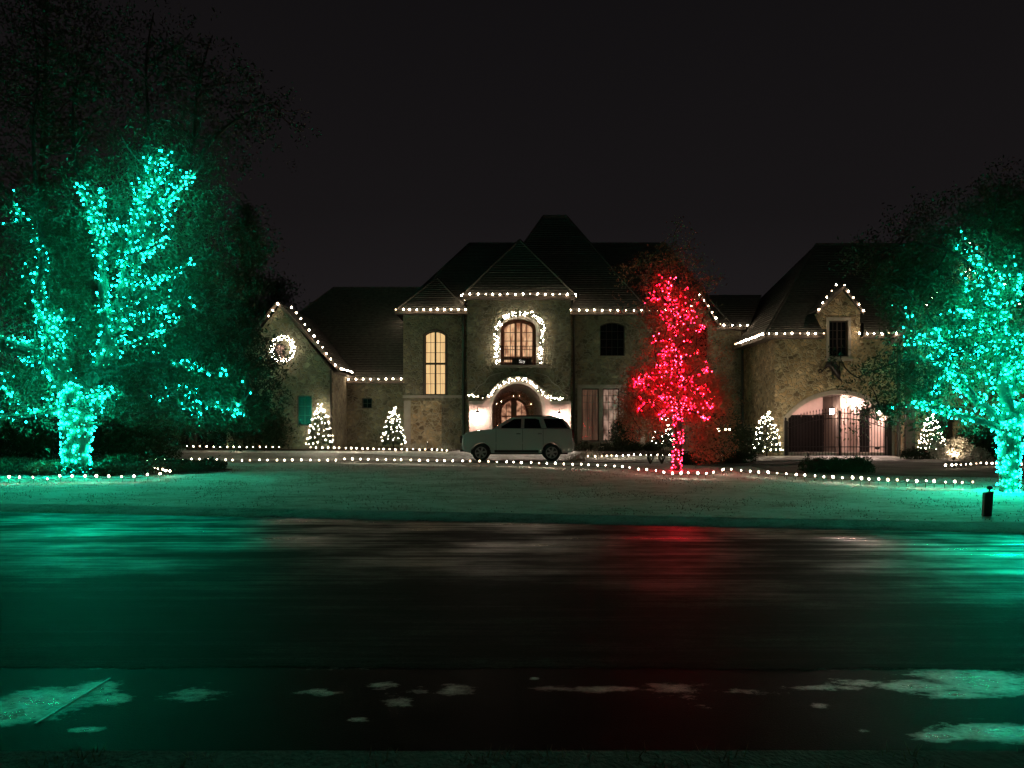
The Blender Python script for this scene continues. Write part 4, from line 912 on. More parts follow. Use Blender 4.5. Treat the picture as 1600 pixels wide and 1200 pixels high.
# small dark planter box on the balcony, its white letters glowing by themselves
t = thing('balcony_sign', P(813, 565, Y_E - .30), 'small dark sign with white letters standing on the balcony', 'sign')
mb = MB(); mb.box((X(800, Y_E - .3), Y_E - .33, bz0 + .01), (X(831, Y_E - .3), Y_E - .29, bz0 + .34)); mb.build('board', M['dark_wood'], t)
tx = bpy.data.curves.new('lettering', 'FONT'); tx.body = 'Say'; tx.size = .24; tx.extrude = .004; tx.materials.append(M['letter_glow'])
to = bpy.data.objects.new('tmp_text', tx); me_ = bpy.data.meshes.new_from_object(to); bpy.data.objects.remove(to); to = bpy.data.objects.new('lettering', me_); COL.objects.link(to); to.parent = t; to.rotation_euler = (R(90), 0, 0); to.location = Vector((X(811, Y_E - .34), Y_E - .336, bz0 + .11)) - wloc(t)

# ------------------------------------------------------------------ the parked car
def car():
    root = thing('parked_car', (X(720, 36.5), 36.5, .05), 'white large station wagon with roof rails parked side-on in front of the door', 'car')
    ox, oy, oz = root.location; Wd = 1.0
    def T(x, y, z): return (ox + x, oy + y, oz + z)
    wh = [(.95, .385), (4.08, .385)]; rw = .47
    # lower body outline, side view, with wheel arches cut out
    lo = [(.16, .40), (.04, .52), (.0, .70), (.02, .98), (.08, 1.16), (.22, 1.27), (.75, 1.36), (1.40, 1.42), (1.62, 1.47), (4.9, 1.44), (5.02, 1.36), (5.05, .98), (5.10, .80), (5.10, .50), (5.0, .40)]
    bot = []
    for cx, cz in wh[::-1]:
        a0 = math.asin((.36 - cz) / rw) if abs(.36 - cz) < rw else 0
        bot += [(cx + rw * math.cos(a), cz + rw * math.sin(a)) for a in lin(a0, math.pi - a0, 13)]
    outline = lo + bot
    # loft across the width: full outline in the middle, slightly tucked in at the sides
    bm = bmesh.new(); secs = []
    cxm, czm = 2.55, .9
    for y, k in ((-Wd, .972), (-Wd + .05, .992), (-Wd + .16, 1.0), (Wd - .16, 1.0), (Wd - .05, .992), (Wd, .972)):
        ring = []
        for i, (x, z) in enumerate(outline):
            if i < len(lo):
                xx = cxm + (x - cxm) * k; zz = czm + (z - czm) * (k if z > czm else 1)
                if x < .5: xx += (1 - math.cos(min(1, abs(y) / Wd) * 1.1)) * .22 * (1 - x * 1.2)
            else: xx, zz = x, z
            ring.append(bm.verts.new(T(xx, y, zz)))
        secs.append(ring)
    n = len(outline)
    for a, b in zip(secs[:-1], secs[1:]):
        for i in range(n): bm.faces.new((a[i], a[(i + 1) % n], b[(i + 1) % n], b[i]))
    for r_ in (secs[0], secs[-1]):
        p2 = [Vector((v.co.x, v.co.z)) for v in r_]; _v, _e, fs2, ov, *_q = delaunay_2d_cdt(p2, [(i, (i + 1) % n) for i in range(n)], [], 1, 1e-6)
        for f in fs2:
            try: bm.faces.new([r_[ov[i][0]] for i in f])
            except Exception: pass
    bmesh.ops.recalc_face_normals(bm, faces=bm.faces)
    me = bpy.data.meshes.new('body'); 
    for v in bm.verts: v.co -= Vector((ox, oy, oz))
    bm.to_mesh(me); bm.free(); me.materials.append(M['paint']); o = bpy.data.objects.new('body', me); COL.objects.link(o); o.parent = root; body = o
    # cabin
    base = [(1.46, 1.44), (4.93, 1.43)]; top = [(2.30, 1.93), (2.8, 1.98), (4.15, 1.98), (4.54, 1.93)]
    mb = MB(); yb, yt = .95, .74
    def side_pt(x, z, s): return T(x, s * (yb + (yt - yb) * (z - 1.43) / .59), z)
    prof = [base[0]] + top + [(4.79, 1.70), base[1]]
    L = [side_pt(x, z, -1) for x, z in prof]; Rr = [side_pt(x, z, 1) for x, z in prof]; k = len(prof)
    mb.add(L + Rr, [tuple(range(k)), tuple(range(2 * k - 1, k - 1, -1))] + [(i, i + k, i + 1 + k, i + 1) for i in range(k - 1)]); cab = mb.build('cabin', M['paint'], root)
    bv = cab.modifiers.new('b', 'BEVEL'); bv.width = .05; bv.segments = 3
    def sidewin(pts, nm='side_window', par=None):
        for s in (-1, 1):
            mb = MB(); q = [Vector(side_pt(x, z, s)) for x, z in pts]; off = Vector((0, s * .012, .004)); mb.add([p + off for p in q] + [p - off for p in q], [tuple(range(len(q))), tuple(range(2 * len(q) - 1, len(q) - 1, -1))] + [(i, i + len(q), (i + 1) % len(q) + len(q), (i + 1) % len(q)) for i in range(len(q))]); mb.build(nm, M['glass_car'], root)
    sidewin([(1.74, 1.46), (2.72, 1.46), (2.74, 1.88), (2.42, 1.87)]); sidewin([(2.86, 1.46), (3.62, 1.46), (3.52, 1.84), (3.36, 1.89), (2.88, 1.89)]); sidewin([(3.86, 1.47), (4.78, 1.47), (4.59, 1.80), (4.46, 1.87), (3.72, 1.88), (3.76, 1.76)])
    # windscreen and rear window
    def cross(nm, a, b, wa, wb, off, m='glass_car'):
        a, b = Vector(a), Vector(b); d = (b - a).normalized(); nr = Vector((-d.y, d.x)) * off; mb = MB(); A_, B_ = a + nr, b + nr
        mb.add([T(A_.x, -wa, A_.y), T(A_.x, wa, A_.y), T(B_.x, wb, B_.y), T(B_.x, -wb, B_.y), T(a.x, -wa, a.y), T(a.x, wa, a.y), T(b.x, wb, b.y), T(b.x, -wb, b.y)], [(0, 1, 2, 3), (7, 6, 5, 4), (0, 4, 5, 1), (1, 5, 6, 2), (2, 6, 7, 3), (3, 7, 4, 0)]); mb.build(nm, M[m], root)
    cross('windscreen', (1.54, 1.49), (2.26, 1.905), .84, .70, .012); cross('rear_window', (4.60, 1.88), (4.90, 1.50), .66, .80, .012)
    # seams, handles, trim
    for s in (-1, 1):
        y = s * (Wd + .001)
        for x in (1.62, 2.79, 3.70):
            mb = MB(); mb.box(T(x - .008, y - s * .012, .50), T(x + .008, y + s * .002, 1.42)); mb.build('door_seam', M['blackplastic'], root)
        for x in (2.52, 3.46):
            mb = MB(); mb.box(T(x, y, 1.20), T(x + .18, y + s * .03, 1.235)); mb.build('door_handle', M['chrome'], root)
        mb = MB(); mb.tube([T(1.60, s * .975, 1.452), T(4.88, s * .965, 1.452)], .011, 5); mb.build('belt_trim', M['chrome'], root)
        mb = MB(); mb.box(T(1.55, y - s * .01, .38), T(3.5, y + s * .03, .50)); mb.build('sill_trim', M['blackplastic'], root)
        mb = MB(); mb.box(T(1.52, y - s * .01, .78), T(3.5, y + s * .018, .84)); mb.build('side_moulding', M['paint'], root)
        for cx, cz in wh:
            mb = MB(); mb.tube([T(cx + rw * math.cos(a), y, cz + rw * math.sin(a)) for a in lin(0, math.pi, 15)], .03, 6); mb.build('wheel_arch_trim', M['paint'], root)
        mb = MB(); mb.tube([T(2.5, s * .66, 1.97), T(2.6, s * .66, 2.02), T(4.0, s * .66, 2.02), T(4.15, s * .66, 1.97)], .02, 6); mb.build('roof_rail', M['blackplastic'], root)
        mb = MB(); mb.ellip(T(1.78, s * 1.10, 1.52), (.09, .12, .10)); mb.build('wing_mirror', M['paint'], root, smooth=True)
        mb = MB(); mb.box(T(.13, s * .62, .97), T(.40, s * .965, 1.17)); hl = mb.build('headlight', M['lamp_clear'], root); hb = hl.modifiers.new('b', 'BEVEL'); hb.width = .03; hb.segments = 2
        mb = MB(); mb.box(T(4.97, s * .84, 1.02), T(5.04, s * .975, 1.40)); mb.build('tail_light', M['lamp_red'], root)
        mb = MB(); mb.box(T(.03, s * .60, .56), T(.20, s * .80, .66)); mb.build('fog_light', M['lamp_clear'], root)
        for cx, cz in wh:
            o_ = wheel(root, T, cx, cz, s)
    mb = MB(); mb.box(T(.012, -.58, .80), T(.12, .58, 1.12)); gr = mb.build('grille', M['blackplastic'], root)
    for z in (.88, .96, 1.04): mb = MB(); mb.box(T(-.004, -.56, z - .012), T(.011, .56, z + .012)); mb.build('bar', M['chrome'], gr)
    mb = MB(); mb.box(T(.02, -.85, .42), T(.2, .85, .50)); mb.build('front_bumper_trim', M['blackplastic'], root)
    mb = MB(); mb.box(T(5.0, -.9, .44), T(5.13, .9, .62)); mb.build('rear_bumper', M['blackplastic'], root)
    mb = MB(); mb.box(T(.5, -.8, .30), T(4.8, .8, .50)); mb.build('underbody', M['blackplastic'], root)
    mb = MB(); mb.tube([T(1.7, -.5, 1.50), T(2.0, .0, 1.72)], .008, 4); mb.build('wiper', M['blackplastic'], root)
def wheel(root, T, cx, cz, s):
    yo = s * 1.0; yi = s * .74; mb = MB(); N = 28; rr = [(.0, .385 - .04), (.03, .385), (.20, .385), (.24, .36)]
    V = []; 
    for dy, r in [(.0, .26), (.0, .345), (.035, .385), (.21, .385), (.245, .35), (.245, .2)]:
        V += [T(cx + r * math.cos(2 * math.pi * i / N), yo - s * dy, cz + r * math.sin(2 * math.pi * i / N)) for i in range(N)]
    mb.add(V, [(j * N + i, j * N + (i + 1) % N, (j + 1) * N + (i + 1) % N, (j + 1) * N + i) for j in range(5) for i in range(N)]); 
    w = thing_part('wheel', root, T(cx, yo, cz)); mb.build('tyre', M['rubber'], w, smooth=True)
    mb = MB(); mb.tube([T(cx + .25 * math.cos(a), yo - s * .03, cz + .25 * math.sin(a)) for a in [2 * math.pi * i / N for i in range(N)]], .022, 6, True)
    for k in range(6):
        a = k * math.pi / 3 + .2; u = Vector((math.cos(a), 0, math.sin(a))); v = Vector((-math.sin(a), 0, math.cos(a))); c = Vector(T(cx, yo - s * .03, cz))
        mb.add([c + u * .03 - v * .03, c + u * .25 - v * .045, c + u * .25 + v * .045, c + u * .03 + v * .03] + [c + u * .03 - v * .03 + Vector((0, -s * .04, 0)), c + u * .25 - v * .045 + Vector((0, -s * .03, 0)), c + u * .25 + v * .045 + Vector((0, -s * .03, 0)), c + u * .03 + v * .03 + Vector((0, -s * .04, 0))], [(0, 1, 2, 3), (7, 6, 5, 4), (0, 4, 5, 1), (1, 5, 6, 2), (2, 6, 7, 3), (3, 7, 4, 0)])
    mb.ellip(T(cx, yo - s * .02, cz), (.06, .03, .06)); mb.build('rim', M['rim'], w)
    mb = MB(); mb.prism([(T(0, 0, 0)[0] + cx + .255 * math.cos(2 * math.pi * i / 20), T(0, 0, 0)[2] + cz + .255 * math.sin(2 * math.pi * i / 20)) for i in range(20)], 'y', T(0, yo - s * .10, 0)[1], T(0, yo - s * .12, 0)[1]); mb.build('brake_disc', M['blackplastic'], w)
def thing_part(name, parent, p):
    o = bpy.data.objects.new(name, None); COL.objects.link(o); o.parent = parent; o.location = Vector(p) - wloc(parent); return o
car()

# ------------------------------------------------------------------ trees and their lights
def smooth_path(pts, sub=4):
    out = []; n = len(pts)
    for i in range(n - 1):
        p0, p1, p2, p3 = pts[max(0, i - 1)], pts[i], pts[i + 1], pts[min(n - 1, i + 2)]
        for k in range(sub):
            t = k / sub; out.append(.5 * ((2 * p1) + (p2 - p0) * t + (2 * p0 - 5 * p1 + 4 * p2 - p3) * t * t + (3 * p1 - p0 - 3 * p2 + p3) * t ** 3))
    out.append(pts[-1]); return out
class Tree:
    def __init__(s, Y, base): s.Y = Y; s.limbs = []; s.base = base
    def limb(s, pts, r0, r1, dens, t0=0.0, spread=.0, dY=(0, 0)):
        """pts in photo pixels; dY = depth offset at the start and the end"""
        n = len(pts); q = [P(x, y, s.Y + dY[0] + (dY[1] - dY[0]) * i / (n - 1)) for i, (x, y) in enumerate(pts)]
        q = smooth_path(q); m_ = len(q); r = [r0 + (r1 - r0) * i / (m_ - 1) for i in range(m_)]
        s.limbs.append((q, r, dens, t0, spread)); return q
    def twigs(s, n, ln, r, dens=0, up=.35, frm=.35, spread=.03):
        s.nmain = getattr(s, 'nmain', len(s.limbs))
        for _ in range(n):
            q, rr, *_x = random.choice([l for l in s.limbs[1:s.nmain] if (l[2] > 8 or dens == 0)]); i = random.randrange(int(len(q) * frm), len(q)); p = q[i]
            d = Vector((random.gauss(0, 1), random.gauss(0, .8), random.gauss(up, .7))).normalized(); L = ln * random.uniform(.5, 1.3); pts = [p]
            for k in range(4): d = (d + Vector((random.gauss(0, .25), random.gauss(0, .2), random.gauss(.03, .25)))).normalized(); pts.append(pts[-1] + d * L / 4)
            r0 = min(rr[i], r); s.limbs.append((pts, [r0 * (1 - k / 5) + .006 for k in range(5)], dens, .1, spread))
    def trunk_mesh(s, root, m='bark'):
        mb = MB()
        for q, r, *_ in s.limbs: mb.tube(q, r, 10 if r[0] > .15 else 5)
        return mb.build('trunk', M[m], root, smooth=True, fix=False)
    def bulb_points(s, front=.62, scale=1.0):
        out = []
        for q, r, dens, t0, spread in s.limbs:
            if dens <= 0: continue
            L = sum((q[i + 1] - q[i]).length for i in range(len(q) - 1)); n = int(L * dens * scale + random.random())
            for _ in range(n):
                t = (t0 + (1 - t0) * random.random()) * (len(q) - 1); i = min(int(t), len(q) - 2); p = q[i].lerp(q[i + 1], t - i); rad = r[i] + (r[i + 1] - r[i]) * (t - i)
                d = (q[i + 1] - q[i]).normalized(); u = d.cross(Vector((0, 1, 0))); u = u.normalized() if u.length > .1 else Vector((1, 0, 0)); w = d.cross(u).normalized()
                if w.y > 0: w = -w
                a = random.uniform(-1.5, 1.5) if random.random() < front else random.uniform(1.5, 4.78)
                o = (w * math.cos(a) + u * math.sin(a)) * (rad + .03 + (abs(random.gauss(0, spread * .55)) if spread else 0)); out.append((p + o, a, rad))
        return out
def string_tree_lights(tr, label, cat, me, pts, me2=None, sc=(.8, 1.25), name='tree_light_string'):
    base = tr.base; t = thing(name, base + Vector((0, 0, 1.5)), label, cat)
    fr = [p for p in pts if abs(p[1]) < 1.5]; bk = [p for p in pts if abs(p[1]) >= 1.5]; random.shuffle(fr)
    for p, a, rad in fr[:300]:
        put_bulb(me2 if (me2 and random.random() < (.4 if me2 is BM_REDW else .2)) else me, p, t, (random.uniform(-1, 1), random.uniform(-1, 1), 0), random.uniform(*sc) * (1.1 if random.random() > .06 else 1.7))
    rest = fr[300:] + bk
    if me2:
        k = int(len(rest) * .22); bulbs_stuff([p[0][:] for p in rest[:k]], me2, t, [random.uniform(*sc) for _ in range(k)]); rest = rest[k:]
    if rest: bulbs_stuff([p[0][:] for p in rest], me, t, [random.uniform(*sc) * (1.1 if random.random() > .06 else 1.6) for _ in rest])
    # the wire: spiral round the trunk
    q, r, *_ = tr.limbs[0]; mb = MB(); turns = 16; n = turns * 14; pp = []
    for i in range(n):
        t_ = i / (n - 1) * (len(q) - 1); j = min(int(t_), len(q) - 2); c = q[j].lerp(q[j + 1], t_ - j); rad = r[j] + (r[j + 1] - r[j]) * (t_ - j) + .012; a = 2 * math.pi * turns * i / n
        pp.append(c + Vector((math.cos(a) * rad, math.sin(a) * rad, 0)))
    mb.tube(pp, .006, 4); mb.build('wire', M['wire'], t)
    return t
def near_limbs(tr, n, sig, frm=.3, minr=0, backbias=.15):
    C = []
    limbs = [l for l in tr.limbs[1:]]
    wts = [sum((l[0][i + 1] - l[0][i]).length for i in range(len(l[0]) - 1)) for l in limbs]
    for l in random.choices(limbs, wts, k=n // 14):
        q = l[0]; t = (frm + (1 - frm) * random.random()) * (len(q) - 1); i = min(int(t), len(q) - 2); p = q[i].lerp(q[i + 1], t - i)
        c = np.array(p + Vector((random.gauss(0, sig), random.gauss(backbias, sig), random.gauss(0, sig)))); C.append(c + RNG.normal(size=(14, 3)) * .11)
    return np.concatenate(C)

# ---- big green tree at the left
YL = 24.8; tb = P(118, 742, YL); tb.z = .12
T1 = Tree(YL, tb)
T1.limb([(117, 746), (118, 735), (119, 700), (122, 660), (127, 625), (130, 600)], .42, .64, 62)
T1.limbs[0] = (T1.limbs[0][0], [.50, .45, .42, .40, .39, .38, .37, .38, .39, .40, .42, .45, .48, .52, .56, .60, .62, .60, .55, .48, .40][:len(T1.limbs[0][0])], 105, 0, .02)
T1.limb([(122, 628), (100, 592), (72, 562), (40, 548), (5, 536), (-40, 520), (-90, 512)], .34, .14, 20, .05, .12, (0, -.6))
T1.limb([(92, 580), (78, 540), (68, 505), (48, 470)], .16, .06, 18, .1, .10, (0, -.9))
T1.limb([(98, 590), (90, 555), (84, 520), (66, 478), (62, 440), (66, 402), (50, 365), (26, 322)], .24, .04, 11, .1, .10, (0, .5))
T1.limb([(96, 575), (92, 540), (88, 515), (86, 490)], .10, .05, 18, .1, .12, (0, -.9))
T1.limb([(138, 620), (160, 570), (176, 530), (190, 480), (200, 430), (206, 380), (216, 325), (226, 285), (240, 248)], .38, .05, 20, .12, .16, (0, .3))
T1.limb([(190, 480), (202, 430), (226, 385), (250, 340), (268, 310), (290, 284), (302, 272)], .22, .03, 20, .05, .14, (0, -.7))
T1.limb([(205, 430), (222, 400), (245, 385), (268, 370)], .10, .03, 24, .1, .08, (0, -.9))
T1.limb([(196, 460), (206, 405), (218, 360), (240, 305), (255, 270), (262, 250)], .18, .03, 15, .05, .15, (0, .2))
T1.limb([(172, 540), (166, 480), (158, 420), (150, 360), (138, 315), (118, 288)], .22, .03, 15, .15, .10, (0, -.4))
T1.limb([(156, 370), (160, 330), (160, 295)], .07, .02, 14, .1, .05, (-.3, -.5)); T1.limb([(158, 390), (172, 360), (186, 350)], .08, .03, 16, .1, .08, (-.3, -.8))
T1.limb([(178, 520), (205, 475), (232, 448), (262, 430), (304, 411)], .14, .02, 12, .1, .07, (0, -1)); T1.limb([(172, 535), (205, 505), (240, 488), (262, 482)], .14, .03, 15, .1, .06, (0, -1.1)); T1.limb([(260, 500), (276, 494), (294, 484)], .04, .02, 12, 0, .04, (-1.1, -1.3))
T1.limb([(200, 540), (226, 530), (244, 523), (258, 512)], .06, .02, 14, 0, .06, (-.5, -1))
T1.limb([(160, 590), (200, 576), (240, 570), (285, 568), (312, 579), (358, 582)], .18, .03, 4.5, .55, .05, (0, -1.6))
T1.limb([(150, 618), (185, 612), (220, 612), (260, 617), (292, 612), (320, 626), (352, 640), (384, 646)], .20, .03, 4.5, .35, .10, (0, -2.0)); T1.limb([(285, 626), (296, 640), (310, 650)], .04, .02, 9, 0, .06, (-1.4, -1.6)); T1.limb([(366, 648), (374, 630), (384, 624)], .03, .015, 12, 0, .04, (-1.9, -2))
T1.limb([(108, 628), (92, 640), (60, 645), (25, 650), (-30, 655)], .14, .05, 14, .1, .08, (0, -1.2)); T1.limb([(50, 646), (34, 630), (10, 612), (-8, 600)], .05, .02, 10, .1, .05, (-.7, -1.2))
T1.limb([(140, 625), (155, 612), (168, 614), (180, 620)], .16, .08, 40, .1, .08, (-.3, -.8))
for q in ([(206, 380), (225, 300), (232, 200), (228, 100), (240, 20)], [(66, 402), (60, 320), (52, 220), (60, 110), (50, 10)], [(290, 284), (330, 220), (380, 180), (425, 160)], [(150, 360), (120, 260), (115, 160), (140, 60)], [(268, 310), (300, 230), (310, 130), (330, 60)], [(50, 365), (10, 300), (-40, 240)], [(262, 430), (330, 400), (380, 380)], [(250, 470), (320, 460), (390, 480)]): T1.limb(q, .09, .02, 0, 0, 0, (.3, 1.0))
n_main = len(T1.limbs); 
T1.twigs(120, .8, .03, 1.6); T1.twigs(90, 1.4, .03, 0)
for x, y, dy in [(30, 400, 0), (240, 560, -1), (60, 250, .3), (210, 140, .5), (330, 520, 0), (330, 260, .5)]:
    T1.twigs(10, 1.6, .035, 0)
tree = thing('oak_tree', tb, 'biggest tree, dark evergreen oak with its thick trunk and limbs wound in green lights', 'tree', 'trees wound in lights')
T1.trunk_mesh(tree)
C = [near_limbs(T1, 34000, .55, .2)]
for x, y, dy, rx, rz, ncl, per in [(110, 130, 1.2, 4.4, 3.0, 170, 34), (290, 190, 1.2, 2.6, 2.8, 130, 34), (330, 400, 1.0, 2.0, 2.4, 150, 44), (300, 590, .2, 2.6, 1.3, 200, 48), (60, 420, 1.2, 2.6, 2.4, 170, 44), (190, 330, 1.4, 3.2, 2.2, 170, 44),
                                   (20, 600, .6, 2.0, 1.1, 90, 44), (395, 170, 1.2, 1.0, 1.0, 30, 34), (370, 560, .6, 1.3, 1.9, 150, 48), (230, 500, 1.6, 2.4, 1.6, 130, 44), (130, 460, 1.6, 2.0, 2.4, 110, 44), (-40, 300, 1, 2.5, 5, 110, 40), (350, 640, -.6, 1.3, .6, 90, 48), (230, 630, .8, 1.6, .6, 70, 44), (60, 60, 1.0, 3.6, 2, 90, 30)]:
    c = P(x, y, YL + dy); C.append(cluster_in(c, (rx, 1.9, rz), ncl, per, .24))
leaves('crown', np.concatenate(C), .065, M['leaf_oak'], tree, 'stuff', .36)
string_tree_lights(T1, 'green light string wound around the thick trunk and limbs of the biggest tree', 'string lights', BM_GREEN, T1.bulb_points(.70, 1.2), BM_GREEN_D)

# ---- green tree at the right
YR = 17.9; tb = P(1577, 769, YR); tb.z = .12; T2 = Tree(YR, tb)
T2.limb([(1577, 774), (1577, 768), (1576, 740), (1577, 705), (1578, 675), (1577, 655)], .21, .24, 100)
k = len(T2.limbs[0][0]); T2.limbs[0] = (T2.limbs[0][0], [.22 - .03 * math.sin(math.pi * min(1, i / (k * .6))) + .08 * max(0, i / (k - 1) - .6) for i in range(k)], 230, 0, .015)
T2.limb([(1574, 668), (1548, 645), (1520, 620), (1498, 592), (1480, 566), (1466, 538), (1440, 530), (1413, 534)], .14, .03, 52, .05, .07, (0, -.4))
T2.limb([(1572, 672), (1545, 662), (1512, 652), (1480, 643), (1450, 635), (1424, 632)], .10, .03, 34, .1, .05, (0, -.5)); T2.limb([(1424, 632), (1400, 636), (1378, 634), (1366, 642)], .025, .01, 3, .1, .02, (-.5, -.6))
T2.limb([(1577, 660), (1570, 610), (1564, 560), (1561, 515), (1560, 485), (1550, 455), (1532, 425), (1518, 398)], .16, .03, 46, .05, .10, (0, .1))
T2.limb([(1561, 512), (1535, 512), (1505, 518), (1485, 524)], .05, .02, 38, 0, .06, (0, -.4)); T2.limb([(1560, 500), (1530, 497), (1500, 488), (1488, 486)], .05, .02, 30, 0, .05, (0, -.5))
T2.limb([(1480, 566), (1470, 600), (1462, 612)], .04, .02, 22, 0, .06, (-.3, -.5)); T2.limb([(1490, 580), (1465, 565), (1452, 560)], .04, .02, 24, 0, .06, (-.3, -.5)); T2.limb([(1466, 538), (1462, 520), (1468, 514)], .04, .02, 30, 0, .05, (-.3, -.5))
T2.limb([(1540, 600), (1530, 565), (1500, 553), (1478, 550)], .05, .02, 34, 0, .08, (0, -.3)); T2.limb([(1560, 540), (1530, 545), (1515, 548)], .05, .02, 34, 0, .07, (0, -.3))
T2.limb([(1582, 668), (1592, 645), (1608, 625), (1640, 600), (1680, 560)], .13, .05, 50, .05, .08, (0, .1)); T2.limb([(1578, 620), (1588, 590), (1600, 565), (1620, 530), (1640, 470)], .10, .03, 48, .05, .10, (0, -.2)); T2.limb([(1562, 510), (1578, 480), (1592, 455), (1600, 430)], .06, .02, 42, 0, .08, (0, -.2))
T2.limb([(1550, 455), (1568, 440), (1570, 425)], .04, .02, 34, 0, .07, (0, -.2)); T2.limb([(1540, 440), (1520, 445), (1508, 450)], .03, .02, 34, 0, .08, (0, -.2)); T2.limb([(1566, 570), (1585, 540), (1596, 520)], .05, .02, 34, 0, .08, (0, -.2)); T2.limb([(1590, 560), (1570, 580), (1560, 600)], .04, .02, 34, 0, .08, (0, -.2)); T2.limb([(1440, 530), (1425, 512), (1418, 492)], .03, .015, 9, .3, .04, (-.3, -.4)); T2.limb([(1518, 400), (1512, 390), (1522, 385)], .02, .01, 24, 0, .05, (0, 0))
for q in ([(1560, 485), (1540, 420), (1550, 350), (1560, 290)], [(1498, 592), (1440, 560), (1390, 570), (1340, 590)], [(1532, 425), (1480, 390), (1420, 380), (1370, 400)], [(1480, 566), (1430, 470), (1390, 440)], [(1592, 455), (1610, 380), (1600, 300)], [(1480, 640), (1440, 610), (1400, 590)]): T2.limb(q, .04, .012, 0, 0, 0, (0, -.3))
T2.twigs(80, .5, .018, 4); T2.twigs(70, .7, .018, 0)
tree = thing('elm_tree', tb, 'tree with the thinner trunk and dense green lights, standing behind the small lawn marker', 'tree', 'trees wound in lights'); T2.trunk_mesh(tree)
C = [near_limbs(T2, 22000, .30, .15)]
for x, y, dy, rx, rz, ncl, per in [(1500, 350, .6, 1.5, .75, 170, 30), (1420, 430, .4, .95, .75, 130, 34), (1590, 300, .6, 1.0, .8, 90, 28), (1480, 480, .8, 1.3, 1.0, 190, 40), (1600, 450, .8, 1.0, 1.6, 170, 40), (1405, 580, -.1, .7, .45, 38, 30), (1385, 640, -.4, .45, .10, 24, 30), (1560, 570, .6, .9, .9, 70, 34), (1350, 400, .4, .4, .5, 30, 24), (1425, 610, -.2, .5, .25, 26, 30)]:
    c = P(x, y, YR + dy); C.append(cluster_in(c, (rx, .9, rz), ncl, per, .14))
leaves('crown', np.concatenate(C), .045, M['leaf_r'], tree, 'stuff', .36)
string_tree_lights(T2, 'green light string wound around the tree with the thinner trunk by the lawn marker', 'string lights', BM_GREEN_N, T2.bulb_points(.66, .74), BM_GREEN_ND)

# ---- slim red tree in the middle
YT = 26.5; tb = P(1057, 736, YT); tb.z = .12; T3 = Tree(YT, tb)
T3.limb([(1057, 740), (1057, 720), (1060, 690), (1059, 660), (1058, 640)], .14, .13, 95, 0, .01)
T3.limb([(1058, 642), (1057, 600), (1055, 560), (1053, 520), (1052, 480), (1053, 432)], .13, .03, 30, 0, .09, (0, .1))
for pts, d in [([(1058, 625), (1030, 625), (1008, 632), (998, 645)], 14), ([(1058, 600), (1085, 608), (1102, 622), (1112, 640)], 13), ([(1058, 630), (1075, 640), (1095, 648), (1103, 655)], 12), ([(1057, 585), (1030, 585), (1005, 590), (990, 600)], 13), ([(1057, 640), (1038, 622), (1015, 606), (998, 596), (993, 606)], 14), ([(1052, 618), (1030, 600), (1010, 598), (1004, 625), (1004, 642)], 10), ([(1057, 600), (1078, 595), (1096, 580), (1106, 577)], 15), ([(1060, 640), (1078, 612), (1096, 602), (1109, 620), (1108, 636)], 14),
               ([(1056, 535), (1036, 530), (1018, 534)], 13), ([(1056, 545), (1078, 530), (1092, 516), (1100, 508)], 15), ([(1054, 505), (1068, 497), (1080, 488), (1090, 472)], 24), ([(1052, 485), (1038, 468), (1027, 443)], 20), ([(1052, 480), (1062, 468), (1076, 450)], 18), ([(1050, 480), (1046, 460), (1043, 440)], 30),
               ([(1052, 475), (1025, 464), (1010, 471)], 12), ([(1056, 565), (1075, 556), (1090, 545)], 12), ([(1054, 520), (1040, 500), (1030, 485)], 20), ([(1058, 580), (1038, 570), (1022, 575)], 12), ([(1058, 620), (1042, 640), (1028, 655)], 12), ([(1058, 610), (1080, 625), (1084, 640)], 12), ([(1054, 490), (1072, 478), (1078, 468)], 14), ([(1055, 540), (1036, 552), (1040, 590)], 18), ([(1058, 560), (1066, 590), (1068, 610)], 16), ([(1055, 520), (1064, 505), (1084, 500)], 14)]:
    T3.limb(pts, .045, .012, d * (2.5 if pts[-1][1] > 560 else 1.35), .05, .05, (0, random.uniform(-.7, .5)))
for q in ([(1053, 440), (1045, 410), (1050, 385)], [(1030, 450), (1015, 430), (1000, 420)], [(1090, 472), (1105, 450), (1110, 430)], [(1060, 640), (1100, 650), (1130, 670)], [(1057, 640), (1000, 640), (980, 650)]): T3.limb(q, .025, .01, 0, 0, 0, (0, .2))
T3.twigs(60, .5, .014, 4); T3.twigs(50, .8, .014, 0)
tree = thing('slim_tree', tb, 'slim upright tree with dry leaves wound in red lights in front of the house', 'tree', 'trees wound in lights'); T3.trunk_mesh(tree)
C = [near_limbs(T3, 15000, .26, .15)]
for x, y, dy, rx, rz, ncl, per in [(1060, 420, .3, .9, .7, 40, 18), (1050, 500, .4, .9, 1.2, 90, 34), (1020, 612, .3, 1.0, .85, 130, 40), (1092, 615, .3, 1.0, .9, 120, 40), (1058, 560, .4, 1.1, .9, 90, 36), (1112, 645, .5, .8, 1.1, 90, 36), (1005, 655, .4, .8, .7, 70, 36), (1110, 690, .6, .7, .7, 50, 34), (1060, 620, .5, .9, .6, 60, 36)]:
    c = P(x, y, YT + dy); C.append(cluster_in(c, (rx, .8, rz), ncl, per, .16))
leaves('crown', np.concatenate(C), .05, M['leaf_red'], tree, 'stuff', .4)
string_tree_lights(T3, 'red light string wound around the slim tree in front of the house', 'string lights', BM_RED, T3.bulb_points(.62, .62), BM_REDW, (.8, 1.15))

